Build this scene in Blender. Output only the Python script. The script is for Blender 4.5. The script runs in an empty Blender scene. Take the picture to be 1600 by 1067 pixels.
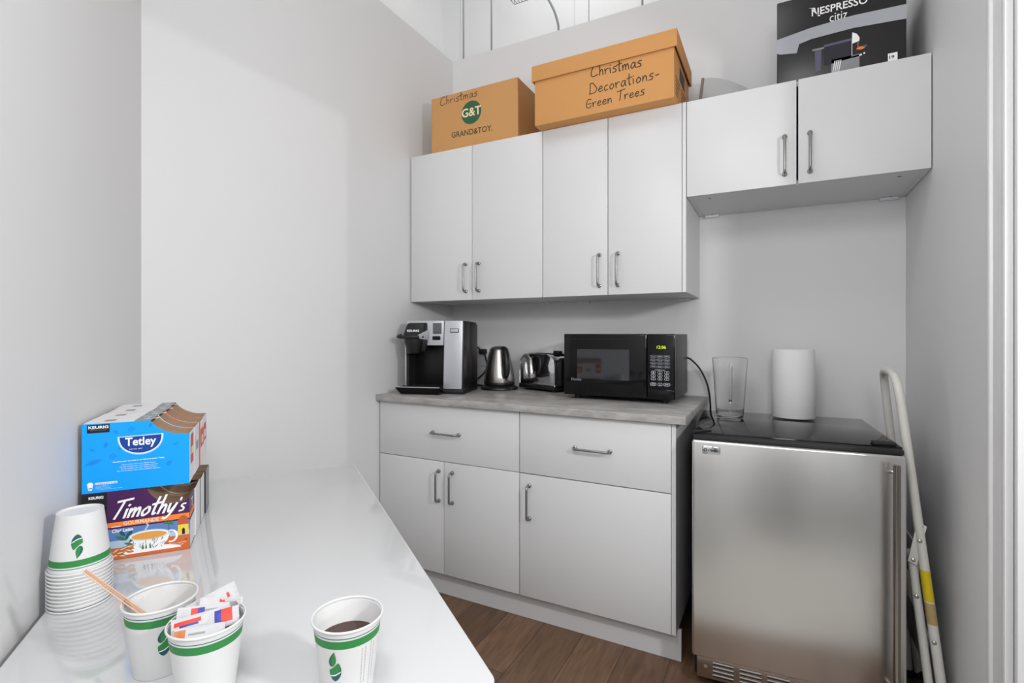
import bpy, bmesh, math, random
from mathutils import Vector, Matrix
random.seed(4)
PI = math.pi
SC = bpy.context.scene
COL = SC.collection

# ------------------------------------------------------------------ camera
YAW = math.radians(27.6274)
FPX, V0 = 793.92, 521.43
cd = bpy.data.cameras.new('camera'); cam = bpy.data.objects.new('camera', cd); COL.objects.link(cam)
cam.location = (1.712, -2.5274, 1.2046)
cam.rotation_euler = (PI/2, 0, YAW)
cd.sensor_width = 36.0; cd.lens = FPX/1600*36.0
cd.shift_y = (V0-533.5)/1600.0
cd.clip_start = 0.02
SC.camera = cam

# ------------------------------------------------------------------ light + exposure
SC.view_settings.view_transform = 'Standard'; SC.view_settings.look = 'None'
SC.view_settings.gamma = 1.0; SC.view_settings.use_curve_mapping = False
SC.view_settings.exposure = 0.02
wd = bpy.data.worlds.new('world'); SC.world = wd; wd.use_nodes = True
wd.node_tree.nodes['Background'].inputs[0].default_value = (0.97, 0.985, 1.0, 1)
wd.node_tree.nodes['Background'].inputs[1].default_value = 0.42

def area(name, loc, target, sx, sy, power, col=(1, 1, 1)):
    l = bpy.data.lights.new(name, 'AREA'); l.shape = 'RECTANGLE'; l.size = sx; l.size_y = sy
    l.energy = power; l.color = col
    o = bpy.data.objects.new(name, l); COL.objects.link(o); o.location = loc
    d = Vector(target)-Vector(loc)
    o.rotation_euler = d.to_track_quat('-Z', 'Y').to_euler()
    return o
area('office_ceiling_light', (0.5, -2.2, 4.0), (1.6, -0.6, 0.6), 1.2, 1.2, 18)
area('far_wall_fill', (0.6, 0.2, 4.2), (0.0, 1.0, 3.0), 0.6, 0.6, 6.5)  # added fill that brightens the far wall; no known fixture there
area('hall_window_light', (6.0, -1.50, 1.92), (0.6, -1.6, 1.2), 0.07, 0.07, 27)
area('doorway_light', (2.75, -2.02, 1.72), (0.9, -1.7, 0.9), 0.13, 0.13, 18)
area('fill_behind_camera', (1.95, -2.80, 1.75), (1.1, -0.2, 1.0), 0.3, 0.5, 9.5)  # unseen fill added behind the camera, not a wall lamp
area('fill_left_of_camera', (1.36, -2.46, 2.3), (1.5, -0.2, 0.9), 0.4, 0.4, 8.5)  # second added fill, above and left of the camera; no real fixture

# ------------------------------------------------------------------ materials
def lin(c):
    c = c/255.0
    return c/12.92 if c <= 0.04045 else ((c+0.055)/1.055)**2.4
def rgb(r, g, b): return (lin(r), lin(g), lin(b), 1)
MATS = {}
def mat(name, col, rough=0.5, metal=0.0, spec=0.5, noise=0.03, nscale=40, bump=0.0, bscale=200,
        coat=0.0, trans=0.0, ior=1.45, emit=0.0, stretch=None, aniso=0.0):
    m = bpy.data.materials.new(name); m.use_nodes = True; MATS[name] = m
    nt = m.node_tree; b = nt.nodes['Principled BSDF']
    b.inputs['Base Color'].default_value = col
    b.inputs['Roughness'].default_value = rough; b.inputs['Metallic'].default_value = metal
    b.inputs['Specular IOR Level'].default_value = spec
    b.inputs['IOR'].default_value = ior
    b.inputs['Coat Weight'].default_value = coat; b.inputs['Coat Roughness'].default_value = 0.05
    b.inputs['Transmission Weight'].default_value = trans
    b.inputs['Anisotropic'].default_value = aniso
    tc = nt.nodes.new('ShaderNodeTexCoord'); src = tc.outputs['Object']
    if stretch:
        mp = nt.nodes.new('ShaderNodeMapping'); mp.inputs['Scale'].default_value = stretch
        nt.links.new(src, mp.inputs['Vector']); src = mp.outputs['Vector']
    if noise > 0:
        n = nt.nodes.new('ShaderNodeTexNoise'); n.inputs['Scale'].default_value = nscale; n.inputs['Detail'].default_value = 4
        nt.links.new(src, n.inputs['Vector'])
        r = nt.nodes.new('ShaderNodeMapRange'); r.inputs['To Min'].default_value = 1-noise; r.inputs['To Max'].default_value = 1+noise
        nt.links.new(n.outputs['Fac'], r.inputs['Value'])
        mx = nt.nodes.new('ShaderNodeVectorMath'); mx.operation = 'SCALE'; mx.inputs[0].default_value = col[:3]
        nt.links.new(r.outputs['Result'], mx.inputs['Scale']); nt.links.new(mx.outputs['Vector'], b.inputs['Base Color'])
    if bump > 0:
        n2 = nt.nodes.new('ShaderNodeTexNoise'); n2.inputs['Scale'].default_value = bscale; n2.inputs['Detail'].default_value = 3
        nt.links.new(src, n2.inputs['Vector'])
        bp = nt.nodes.new('ShaderNodeBump'); bp.inputs['Strength'].default_value = bump; bp.inputs['Distance'].default_value = 0.002
        nt.links.new(n2.outputs['Fac'], bp.inputs['Height']); nt.links.new(bp.outputs['Normal'], b.inputs['Normal'])
    if emit > 0:
        b.inputs['Emission Color'].default_value = col; b.inputs['Emission Strength'].default_value = emit
    return m

WALL = mat('painted_wall', rgb(221, 221, 222), 0.55, noise=0.012, nscale=3, bump=0.05, bscale=260, spec=0.35)
OUTER = mat('white_painted_brick', rgb(240, 240, 240), 0.7, noise=0.015, nscale=4)
TRIMM = mat('trim_paint', rgb(224, 224, 225), 0.35, noise=0.01)
CAB = mat('cabinet_white', rgb(212, 212, 213), 0.42, noise=0.008, nscale=6)
CABIN = mat('cabinet_inside', rgb(190, 190, 190), 0.6, noise=0.01)
NICK = mat('brushed_nickel', rgb(150, 150, 148), 0.32, 1.0, noise=0.06, nscale=300)
TABLE = mat('gloss_white_table', rgb(205, 206, 207), 0.06, noise=0.006, nscale=5, coat=0.35)
PLASTB = mat('black_plastic', rgb(22, 22, 24), 0.38, noise=0.08)
GLOSSB = mat('gloss_black', rgb(11, 11, 13), 0.06, noise=0.05, spec=0.35)
MATTB = mat('matte_black', rgb(30, 30, 32), 0.6, noise=0.08)
DKGREY = mat('dark_grey_shell', rgb(62, 62, 63), 0.45, noise=0.05)
SILV = mat('silver_plastic', rgb(200, 202, 208), 0.36, 0.55, noise=0.02)
CHROME = mat('chrome', rgb(225, 226, 230), 0.05, 1.0, noise=0.01)
KSTEEL = mat('kettle_steel', rgb(190, 186, 181), 0.24, 1.0, noise=0.03, nscale=12, stretch=(1, 1, 20))
STEEL = mat('brushed_stainless', rgb(226, 225, 223), 0.25, 1.0, noise=0.05, nscale=5, bump=0.03, bscale=8, stretch=(1, 1, 1))
HANDM = mat('polished_handle_steel', rgb(150, 143, 136), 0.12, 1.0, noise=0.03)
STEELD = mat('grille_steel', rgb(172, 160, 150), 0.28, 1.0, noise=0.06, nscale=20)
SCREEN = mat('grey_screen', rgb(92, 94, 97), 0.25, noise=0.05, nscale=400)
WINDOW = mat('oven_window', rgb(24, 25, 28), 0.05, noise=0.02, spec=0.9, coat=0.5)
PAPER = mat('cup_paper', rgb(217, 217, 217), 0.5, noise=0.01)
GREEN = mat('cup_green', rgb(46, 133, 66), 0.5, noise=0.03)
TEAL = mat('cup_teal', rgb(28, 92, 92), 0.5, noise=0.03)
INKG = mat('grey_ink', rgb(128, 130, 134), 0.6, noise=0.02)
COFFEE = mat('coffee_liquid', rgb(62, 36, 22), 0.05, noise=0.1, nscale=30)
WOODST = mat('birch_stick', rgb(212, 172, 138), 0.6, noise=0.08, nscale=30, stretch=(1, 1, 8))
WOODST2 = mat('darker_birch_stick', rgb(196, 150, 118), 0.6, noise=0.08, nscale=30)
CARD = mat('cardboard', rgb(204, 147, 88), 0.75, noise=0.03, nscale=9, bump=0.06, bscale=60)
CARD2 = mat('cardboard_pale', rgb(197, 146, 91), 0.75, noise=0.03, nscale=9, bump=0.06, bscale=60)
CARDIN = mat('raw_carton_board', rgb(158, 130, 106), 0.85, noise=0.06, nscale=30)
INK = mat('marker_ink', rgb(40, 30, 26), 0.6, noise=0.05)
INKB = mat('faded_marker_ink', rgb(96, 64, 42), 0.6, noise=0.05)
GTG = mat('print_green', rgb(46, 92, 62), 0.6, noise=0.03)
OLIVE = mat('print_olive', rgb(70, 68, 40), 0.6, noise=0.03)
CREAM = mat('print_cream', rgb(238, 214, 178), 0.7, noise=0.02)
BLKBOX = mat('printed_black_carton', rgb(37, 35, 36), 0.33, noise=0.12, nscale=12)
WHITEP = mat('white_print', rgb(244, 244, 244), 0.5, noise=0.01)
TAPE = mat('packing_tape', rgb(176, 178, 184), 0.22, 0.1, noise=0.05, nscale=40, stretch=(1, 1, 6), bump=0.1, bscale=30)
LAVEND = mat('printed_lavender_grey', rgb(92, 90, 112), 0.4, noise=0.1, nscale=30)
GREYPR = mat('printed_grey', rgb(140, 141, 143), 0.4, noise=0.1, nscale=30)
ORANGE = mat('print_orange', rgb(244, 132, 48), 0.5, noise=0.03)
BLUE = mat('tea_carton_blue', rgb(2, 160, 244), 0.4, noise=0.02)
BLUED = mat('tea_carton_leaf_blue', rgb(2, 138, 228), 0.4, noise=0.02)
BLUEG = mat('tea_carton_glow', rgb(160, 218, 255), 0.4, noise=0.01)
NAVY = mat('tea_carton_navy', rgb(16, 64, 150), 0.4, noise=0.03)
LBLACK = mat('label_black', rgb(24, 24, 28), 0.45, noise=0.04)
PURPLE = mat('latte_carton_purple', rgb(72, 32, 84), 0.4, noise=0.04)
SKY = mat('latte_print_sky', rgb(96, 130, 190), 0.4, noise=0.03)
SKYL = mat('latte_print_pale_sky', rgb(176, 200, 228), 0.4, noise=0.03)
TERRA = mat('latte_print_terracotta', rgb(208, 104, 46), 0.4, noise=0.08, nscale=60)
YEL = mat('print_yellow', rgb(236, 206, 66), 0.45, noise=0.03)
BRICKR = mat('print_dome_red', rgb(186, 92, 56), 0.45, noise=0.05)
LEAFG = mat('print_leaf', rgb(70, 118, 76), 0.45, noise=0.05)
NUT = mat('print_nut', rgb(190, 116, 66), 0.45, noise=0.15, nscale=90)
CARTW = mat('carton_white', rgb(226, 226, 228), 0.45, noise=0.02)
CARTG = mat('carton_slate', rgb(132, 142, 146), 0.45, noise=0.12, nscale=60)
REDP = mat('print_red', rgb(206, 58, 44), 0.45, noise=0.03)
BLUP = mat('print_blue', rgb(52, 58, 150), 0.45, noise=0.03)
SACH = mat('sachet_paper', rgb(188, 188, 191), 0.42, noise=0.02, bump=0.15, bscale=60)
TOWEL = mat('paper_towel', rgb(236, 236, 236), 0.85, noise=0.01, bump=0.6, bscale=110)
LADW = mat('ladder_enamel', rgb(214, 212, 206), 0.4, noise=0.03, nscale=30)
STICK = mat('ladder_sticker_yellow', rgb(214, 190, 20), 0.5, noise=0.08, nscale=60)
STICK2 = mat('ladder_sticker_tan', rgb(176, 152, 104), 0.6, noise=0.12, nscale=120)
RIVET = mat('rivet_metal', rgb(190, 190, 186), 0.25, 1.0, noise=0.03)
LED = mat('clock_digits', rgb(206, 236, 40), 0.5, noise=0, emit=1.0)
KEYP = mat('keypad_print', rgb(128, 130, 140), 0.4, noise=0.05)
KEYW = mat('keypad_white', rgb(190, 192, 200), 0.4, noise=0.05)
PLATE = mat('outlet_plate', rgb(226, 228, 230), 0.35, noise=0.01)
CABLE = mat('grey_conduit', rgb(150, 151, 152), 0.4, 0.3, noise=0.05)
SHEET = mat('grey_sheet', rgb(176, 177, 178), 0.35, 0.4, noise=0.03)
SHEETE = mat('taupe_edge', rgb(128, 116, 108), 0.5, noise=0.05)
GLASS = mat('clear_jug_plastic', (1, 1, 1, 1), 0.02, noise=0, trans=1.0, ior=1.35)

def counter_mat():
    m = mat('grey_stone_laminate', rgb(160, 157, 155), 0.38, noise=0.0)
    nt = m.node_tree; b = nt.nodes['Principled BSDF']
    tc = nt.nodes.new('ShaderNodeTexCoord'); mp = nt.nodes.new('ShaderNodeMapping'); mp.inputs['Scale'].default_value = (1.0, 2.2, 2.5)
    nt.links.new(tc.outputs['Object'], mp.inputs['Vector'])
    n = nt.nodes.new('ShaderNodeTexNoise'); n.inputs['Scale'].default_value = 9; n.inputs['Detail'].default_value = 9; n.inputs['Roughness'].default_value = 0.65
    nt.links.new(mp.outputs['Vector'], n.inputs['Vector'])
    cr = nt.nodes.new('ShaderNodeValToRGB'); cr.color_ramp.elements[0].position = 0.32; cr.color_ramp.elements[1].position = 0.7
    cr.color_ramp.elements[0].color = rgb(138, 134, 131); cr.color_ramp.elements[1].color = rgb(186, 184, 182)
    nt.links.new(n.outputs['Fac'], cr.inputs['Fac']); nt.links.new(cr.outputs['Color'], b.inputs['Base Color'])
    return m
COUNTER = counter_mat()

def floor_mat():
    m = mat('oak_planks', rgb(124, 90, 64), 0.42, noise=0.0)
    nt = m.node_tree; b = nt.nodes['Principled BSDF']; L = nt.links
    tc = nt.nodes.new('ShaderNodeTexCoord'); mp = nt.nodes.new('ShaderNodeMapping'); mp.inputs['Rotation'].default_value = (0, 0, PI/2)
    L.new(tc.outputs['Object'], mp.inputs['Vector'])
    br = nt.nodes.new('ShaderNodeTexBrick'); br.inputs['Scale'].default_value = 1.0
    br.inputs['Brick Width'].default_value = 1.5; br.inputs['Row Height'].default_value = 0.17
    br.inputs['Mortar Size'].default_value = 0.0016; br.offset = 0.37
    br.inputs['Color1'].default_value = rgb(102, 78, 60); br.inputs['Color2'].default_value = rgb(122, 94, 73)
    br.inputs['Mortar'].default_value = rgb(66, 48, 37)
    L.new(mp.outputs['Vector'], br.inputs['Vector'])
    mp2 = nt.nodes.new('ShaderNodeMapping'); mp2.inputs['Scale'].default_value = (9, 1.1, 1)
    L.new(tc.outputs['Object'], mp2.inputs['Vector'])
    n = nt.nodes.new('ShaderNodeTexNoise'); n.inputs['Scale'].default_value = 5; n.inputs['Detail'].default_value = 9; n.inputs['Distortion'].default_value = 1.2
    L.new(mp2.outputs['Vector'], n.inputs['Vector'])
    r = nt.nodes.new('ShaderNodeMapRange'); r.inputs['From Min'].default_value = 0.3; r.inputs['From Max'].default_value = 0.72
    r.inputs['To Min'].default_value = 0.72; r.inputs['To Max'].default_value = 1.2
    L.new(n.outputs['Fac'], r.inputs['Value'])
    s = nt.nodes.new('ShaderNodeVectorMath'); s.operation = 'SCALE'
    L.new(br.outputs['Color'], s.inputs[0]); L.new(r.outputs['Result'], s.inputs['Scale'])
    L.new(s.outputs['Vector'], b.inputs['Base Color'])
    bp = nt.nodes.new('ShaderNodeBump'); bp.inputs['Strength'].default_value = 0.15; bp.inputs['Distance'].default_value = 0.002
    L.new(n.outputs['Fac'], bp.inputs['Height']); L.new(bp.outputs['Normal'], b.inputs['Normal'])
    return m
FLOOR = floor_mat()
PALEF = mat('added_pale_floor', rgb(180, 177, 172), 0.35, noise=0.03, nscale=3)

# ------------------------------------------------------------------ mesh builder
def catmull(pts, n=5):
    if len(pts) < 3: return [Vector(p) for p in pts]
    P = [Vector(p) for p in pts]; P = [P[0]*2-P[1]]+P+[P[-1]*2-P[-2]]
    out = []
    for i in range(1, len(P)-2):
        for k in range(n):
            t = k/n
            out.append(0.5*((2*P[i])+(P[i+1]-P[i-1])*t+(2*P[i-1]-5*P[i]+4*P[i+1]-P[i+2])*t*t+(3*P[i]-P[i-1]-3*P[i+1]+P[i+2])*t**3))
    out.append(P[-2]); return out

class MB:
    def __init__(s): s.v = []; s.f = []; s.m = []; s.mats = []
    def mi(s, m):
        if m not in s.mats: s.mats.append(m)
        return s.mats.index(m)
    def add(s, verts, faces, m):
        o = len(s.v); s.v += [tuple(v) for v in verts]; k = s.mi(m)
        for f in faces: s.f.append([i+o for i in f]); s.m.append(k)
    def poly(s, pts, m): s.add(pts, [list(range(len(pts)))], m)
    def box(s, x0, x1, y0, y1, z0, z1, m, bev=0.0, seg=2, M=None):
        bm = bmesh.new(); bmesh.ops.create_cube(bm, size=1)
        for v in bm.verts:
            v.co = Vector(((x0+x1)/2+v.co.x*(x1-x0), (y0+y1)/2+v.co.y*(y1-y0), (z0+z1)/2+v.co.z*(z1-z0)))
        if bev > 0: bmesh.ops.bevel(bm, geom=list(bm.edges), offset=bev, segments=seg, profile=0.5, affect='EDGES')
        s.frombm(bm, m, M)
    def frombm(s, bm, m, M=None):
        bm.verts.index_update()
        s.add([(M @ v.co if M else v.co) for v in bm.verts], [[v.index for v in f.verts] for f in bm.faces], m); bm.free()
    def hexa(s, b, t, m, bev=0.0, seg=2):       # 4 bottom pts (ccw), 4 top pts
        bm = bmesh.new(); V = [bm.verts.new(p) for p in b+t]
        for f in ((3, 2, 1, 0), (4, 5, 6, 7), (0, 1, 5, 4), (1, 2, 6, 5), (2, 3, 7, 6), (3, 0, 4, 7)): bm.faces.new([V[i] for i in f])
        bmesh.ops.recalc_face_normals(bm, faces=bm.faces)
        if bev > 0: bmesh.ops.bevel(bm, geom=list(bm.edges), offset=bev, segments=seg, profile=0.5, affect='EDGES')
        s.frombm(bm, m)
    def prism(s, pts, axis, a, b, m, bev=0.0, seg=2):   # polygon pts (2D) extruded along axis from a to b
        def P(p, t): return {'x': (t, p[0], p[1]), 'y': (p[0], t, p[1]), 'z': (p[0], p[1], t)}[axis]
        bm = bmesh.new(); A = [bm.verts.new(P(p, a)) for p in pts]; B = [bm.verts.new(P(p, b)) for p in pts]; n = len(pts)
        bm.faces.new(A[::-1]); bm.faces.new(B)
        for i in range(n): bm.faces.new([A[i], A[(i+1) % n], B[(i+1) % n], B[i]])
        bmesh.ops.recalc_face_normals(bm, faces=bm.faces)
        if bev > 0: bmesh.ops.bevel(bm, geom=list(bm.edges), offset=bev, segments=seg, profile=0.5, affect='EDGES')
        s.frombm(bm, m)
    def lathe(s, prof, m, seg=48, c=(0, 0, 0), ms=None):
        n = len(prof); V = []
        for (r, z) in prof:
            for k in range(seg):
                a = 2*PI*k/seg; V.append((c[0]+r*math.cos(a), c[1]+r*math.sin(a), c[2]+z))
        o = len(s.v); s.v += V
        for i in range(n-1):
            k0 = s.mi(ms[i] if ms else m)
            for k in range(seg):
                s.f.append([o+i*seg+k, o+i*seg+(k+1) % seg, o+(i+1)*seg+(k+1) % seg, o+(i+1)*seg+k]); s.m.append(k0)
        for i, rev in ((0, True), (n-1, False)):
            if prof[i][0] > 1e-6 and ((i == 0 and prof[0][0] < 0.9e9)):
                pass
    def disc(s, c, r, m, seg=40, nrm=(0, 0, 1), sy=1.0):
        n = Vector(nrm).normalized(); a = n.orthogonal().normalized()
        if abs(n.z) < 0.9: a = Vector((0, 0, 1)).cross(n).normalized()
        b = n.cross(a)
        s.poly([Vector(c)+a*(r*math.cos(2*PI*k/seg))+b*(r*sy*math.sin(2*PI*k/seg)) for k in range(seg)], m)
    def tube(s, pts, r, m, seg=12, caps=True):
        P = [Vector(p) for p in pts]; n = len(P); R = r if isinstance(r, (list, tuple)) else [r]*n
        t0 = (P[1]-P[0]).normalized(); up = t0.orthogonal().normalized(); V = []
        for i in range(n):
            t = (P[min(i+1, n-1)]-P[max(i-1, 0)]).normalized()
            up = (up-t*up.dot(t)).normalized(); b = t.cross(up)
            for k in range(seg):
                a = 2*PI*k/seg; V.append(P[i]+up*(R[i]*math.cos(a))+b*(R[i]*math.sin(a)))
        F = []
        for i in range(n-1):
            for k in range(seg): F.append([i*seg+k, i*seg+(k+1) % seg, (i+1)*seg+(k+1) % seg, (i+1)*seg+k])
        if caps: F.append(list(range(seg))[::-1]); F.append([(n-1)*seg+k for k in range(seg)])
        s.add(V, F, m)
    def ribbon(s, pts, w, m, fn):               # flat 2D stroke; fn maps (x,y)->3D
        P = [Vector((p[0], p[1])) for p in pts]; n = len(P); L = []; Rr = []
        for i in range(n):
            t = P[min(i+1, n-1)]-P[max(i-1, 0)]
            if t.length < 1e-9: t = Vector((1, 0))
            t.normalize(); q = Vector((-t.y, t.x))*w/2
            e = t*w*0.3*(-1 if i == 0 else (1 if i == n-1 else 0))
            L.append(fn(*(P[i]+q+e))); Rr.append(fn(*(P[i]-q+e)))
        s.add(L+Rr, [[i, n+i, n+i+1, i+1] for i in range(n-1)], m)
    def text(s, body, P0, R, U, m, bold=0.0, shear=0.0):   # fitted into the box P0, P0+R, P0+U
        c = bpy.data.curves.new('t', 'FONT'); c.body = body; c.size = 1; c.offset = bold; c.shear = shear; c.resolution_u = 3
        o = bpy.data.objects.new('t', c); COL.objects.link(o)
        dg = bpy.context.evaluated_depsgraph_get(); me = o.evaluated_get(dg).to_mesh()
        vs = [v.co.copy() for v in me.vertices]; fs = [list(p.vertices) for p in me.polygons]
        o.evaluated_get(dg).to_mesh_clear(); bpy.data.objects.remove(o); bpy.data.curves.remove(c)
        if not vs: return
        x0 = min(v.x for v in vs); x1 = max(v.x for v in vs); y0 = min(v.y for v in vs); y1 = max(v.y for v in vs)
        P0 = Vector(P0); R = Vector(R); U = Vector(U)
        s.add([P0+R*((v.x-x0)/(x1-x0))+U*((v.y-y0)/(y1-y0)) for v in vs], fs, m)
    def build(s, name, parent=None, loc=(0, 0, 0), rot=(0, 0, 0), smooth=True, recalc=True, weld=False):
        me = bpy.data.meshes.new(name); me.from_pydata(s.v, [], s.f)
        for m in s.mats: me.materials.append(m)
        me.polygons.foreach_set('material_index', s.m)
        if recalc or weld:
            bm = bmesh.new(); bm.from_mesh(me)
            if weld: bmesh.ops.remove_doubles(bm, verts=bm.verts, dist=1e-6)
            if recalc: bmesh.ops.recalc_face_normals(bm, faces=bm.faces)
            bm.to_mesh(me); bm.free()
        if smooth:
            me.polygons.foreach_set('use_smooth', [True]*len(me.polygons)); me.set_sharp_from_angle(angle=math.radians(32))
        me.update()
        o = bpy.data.objects.new(name, me); COL.objects.link(o)
        o.location = loc; o.rotation_euler = rot
        if parent: o.parent = parent
        return o

def tag(o, label=None, cat=None, group=None, kind=None):
    if label: o['label'] = label
    if cat: o['category'] = cat
    if group: o['group'] = group
    if kind: o['kind'] = kind
    return o
def thing(name, label, cat, loc=(0, 0, 0), rz=0.0, group=None):
    o = bpy.data.objects.new(name, None); COL.objects.link(o); o.empty_display_size = 0.05
    o.location = loc; o.rotation_euler = (0, 0, rz)
    return tag(o, label, cat, group)
def copy_tree(o, parent=None):
    c = o.copy(); COL.objects.link(c)
    if parent: c.parent = parent
    for ch in list(o.children): copy_tree(ch, c)
    return c
def struct(mb, name, **k): return tag(mb.build(name, **k), kind='structure')

# ------------------------------------------------------------------ room
XL, XR, WT = -0.010, 2.1645, 2.83           # left wall, right wall, partition height
E2 = Vector((0.8, -0.6, 0)); N2 = Vector((0.6, 0.8, 0))       # slanted wall: along, into the room
K2 = Vector((XL, -1.6780, 0))
b = MB(); b.box(-6, 10, -1.02, 5, -0.05, 0, FLOOR); struct(b, 'floor')
b = MB(); b.box(-6, 10, -9, -1.02, -0.05, 0, PALEF); struct(b, 'floor')  # invented pale floor out of view, gives the fridge door a pale reflection
b = MB(); b.box(-0.12, XR+0.12, 0, 0.11, 0, WT, WALL); struct(b, 'wall_back')
b = MB(); b.prism([(XL, 0.0), (XL, K2.y), (XL-0.11, K2.y-0.05), (XL-0.11, 0.0)], 'z', 0, WT, WALL); struct(b, 'wall_left')
p0 = K2; p1 = K2+E2*2.72; q0 = p0-N2*0.11-E2*0.03; q1 = p1-N2*0.11
b = MB(); b.prism([(p0.x, p0.y), (p1.x, p1.y), (q1.x, q1.y), (q0.x, q0.y)], 'z', 0, WT, WALL); struct(b, 'wall_front')
DY0, DY1, DH = -1.06, -2.42, 2.10           # doorway in the right wall
b = MB()
b.box(XR, XR+0.12, DY0, 0.0, 0, WT, WALL); b.box(XR, XR+0.12, DY1, DY0, DH, WT, WALL); b.box(XR, XR+0.12, -3.42, DY1, 0, WT, WALL)
struct(b, 'wall_right')
b = MB()
def casing(b, ya, yb, z0, z1):                # stepped profile strip between ya (outer) and yb (door side)
    d = 1 if yb > ya else -1
    b.box(XR-0.020, XR-0.0005, min(ya, ya+d*0.018), max(ya, ya+d*0.018), z0, z1, TRIMM, 0.005)
    b.box(XR-0.013, XR-0.0005, min(ya+d*0.017, yb-d*0.02), max(ya+d*0.017, yb-d*0.02), z0, z1, TRIMM, 0.002)
    b.box(XR-0.017, XR-0.0005, min(yb-d*0.021, yb), max(yb-d*0.021, yb), z0, z1, TRIMM, 0.005)
casing(b, -0.956, DY0+0.006, 0, DH+0.10); casing(b, DY1-0.104, DY1-0.006, 0, DH+0.10)
b.box(XR-0.016, XR-0.0005, DY1-0.104, -0.956, DH+0.006, DH+0.105, TRIMM, 0.004)
b.box(XR-0.002, XR+0.122, DY0-0.014, DY0, 0, DH, TRIMM, 0.002); b.box(XR-0.002, XR+0.122, DY1, DY1+0.014, 0, DH, TRIMM, 0.002)
b.box(XR-0.002, XR+0.122, DY1, DY0, DH-0.014, DH, TRIMM, 0.002)
b.box(XR+0.05, XR+0.09, DY0-0.026, DY0-0.012, 0, DH, TRIMM, 0.002)
struct(b, 'trim_1')
# the taller office around the nook
b = MB(); b.box(-0.90, 8.0, 1.0, 1.12, 0, 4.4, OUTER)
for k in range(9): b.box(-0.62+k*1.0, -0.612+k*1.0, 0.9985, 1.0, 0, 4.4, TRIMM)
struct(b, 'wall_far')
b = MB(); b.box(-0.92, -0.80, -6.0, 1.0, 0, 4.4, OUTER); struct(b, 'wall_outer')
b = MB(); b.box(-0.92, 8.0, -6.0, 1.12, 4.4, 4.5, OUTER); struct(b, 'ceiling')

# cables and wire tray hanging in the office beyond the partition
def hang(name, label, cat, pts, r, m=CABLE, group=None):
    b = MB(); b.tube(catmull(pts, 6), r, m, 10); return tag(b.build(name), label, cat, group)
hang('hanging_conduit', 'thin grey conduit hanging above the partition, leftmost of the straight pair', 'cable', [(-0.261, 0.5, 0), (-0.261, 0.5, 2.0), (-0.259, 0.5, 3.05), (-0.262, 0.5, 4.4)], 0.006)
hang('hanging_conduit', 'thicker grey conduit hanging straight above the partition, right of the pair', 'cable', [(-0.031, 0.5, 0), (-0.031, 0.5, 2.0), (-0.031, 0.5, 3.1), (-0.033, 0.5, 4.4)], 0.0065)
hang('hanging_cable', 'grey cable curving down behind the brown lidded box', 'cable', [(0.468, 0.5, 1.2), (0.468, 0.5, 2.6), (0.466, 0.5, 3.10), (0.452, 0.5, 3.23), (0.40, 0.5, 3.36), (0.30, 0.5, 3.52), (0.16, 0.5, 3.7), (0.1, 0.5, 4.4)], 0.0075)
hang('hanging_cable', 'short grey cable end above the partition, nearest the coffee machine carton', 'cable', [(1.002, 0.5, 0.6), (1.002, 0.5, 2.4), (1.000, 0.5, 3.2), (0.995, 0.5, 4.4)], 0.006)
b = MB()
for k in range(110):
    z = 2.60+k*0.0165
    ax = Vector((1, 0, 0)) if k % 2 else Vector((0, 1, 0))
    ring = [Vector((0.668, 0.5, z))+ax*(0.0032*math.cos(a))+Vector((0, 0, 0.0105*math.sin(a))) for a in [2*PI*i/8 for i in range(9)]]
    b.tube(ring, 0.0011, CABLE, 5, False)
tag(b.build('hanging_chain'), 'thin link chain hanging above the partition behind the lidded box', 'chain')
t = thing('wire_cable_tray', 'wire mesh cable tray hanging high above the partition', 'cable tray', (0.225, 0.345, 3.30))
b = MB()
for k in range(6): b.tube([(0.0+k*0.02, 0.0, 0.0), (0.0+k*0.02, -0.64, 0.0)], 0.002, CABLE, 6)
for k in range(14): b.tube([(0.0, -k*0.047, 0.045), (0.0, -k*0.047, 0), (0.10, -k*0.047, 0), (0.10, -k*0.047, 0.045)], 0.002, CABLE, 6)
for x in (0.0, 0.10): b.tube([(x, 0, 0.045), (x, -0.64, 0.045)], 0.002, CABLE, 6)
b.build('mesh_basket', t)
for y in (-0.2, -0.55):
    b = MB(); b.tube([(0.05, y, 0), (0.05, y, 1.1)], 0.003, CABLE, 6); b.build('support_rod', t)

# ------------------------------------------------------------------ cabinets
def handle(parent, x, y, z, length, vertical=True):
    b = MB(); h = length/2; so = 0.030
    def P(s, d): return (0, -d, s) if vertical else (s, -d, 0)
    path = [P(-h, 0), P(-h, so*0.6), P(-h+0.002, so*0.82), P(-h+0.007, so*0.96), P(-h+0.014, so), P(0, so), P(h-0.014, so), P(h-0.007, so*0.96), P(h-0.002, so*0.82), P(h, so*0.6), P(h, 0)]
    b.tube(path, 0.0047, NICK, 12)
    for s in (-h, h): b.tube([P(s, 0), P(s, 0.002), P(s, 0.0065), P(s, 0.0085)], [0.0085, 0.0088, 0.0085, 0.0055], NICK, 16)
    return b.build('handle', parent, loc=(x, y, z))

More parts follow.
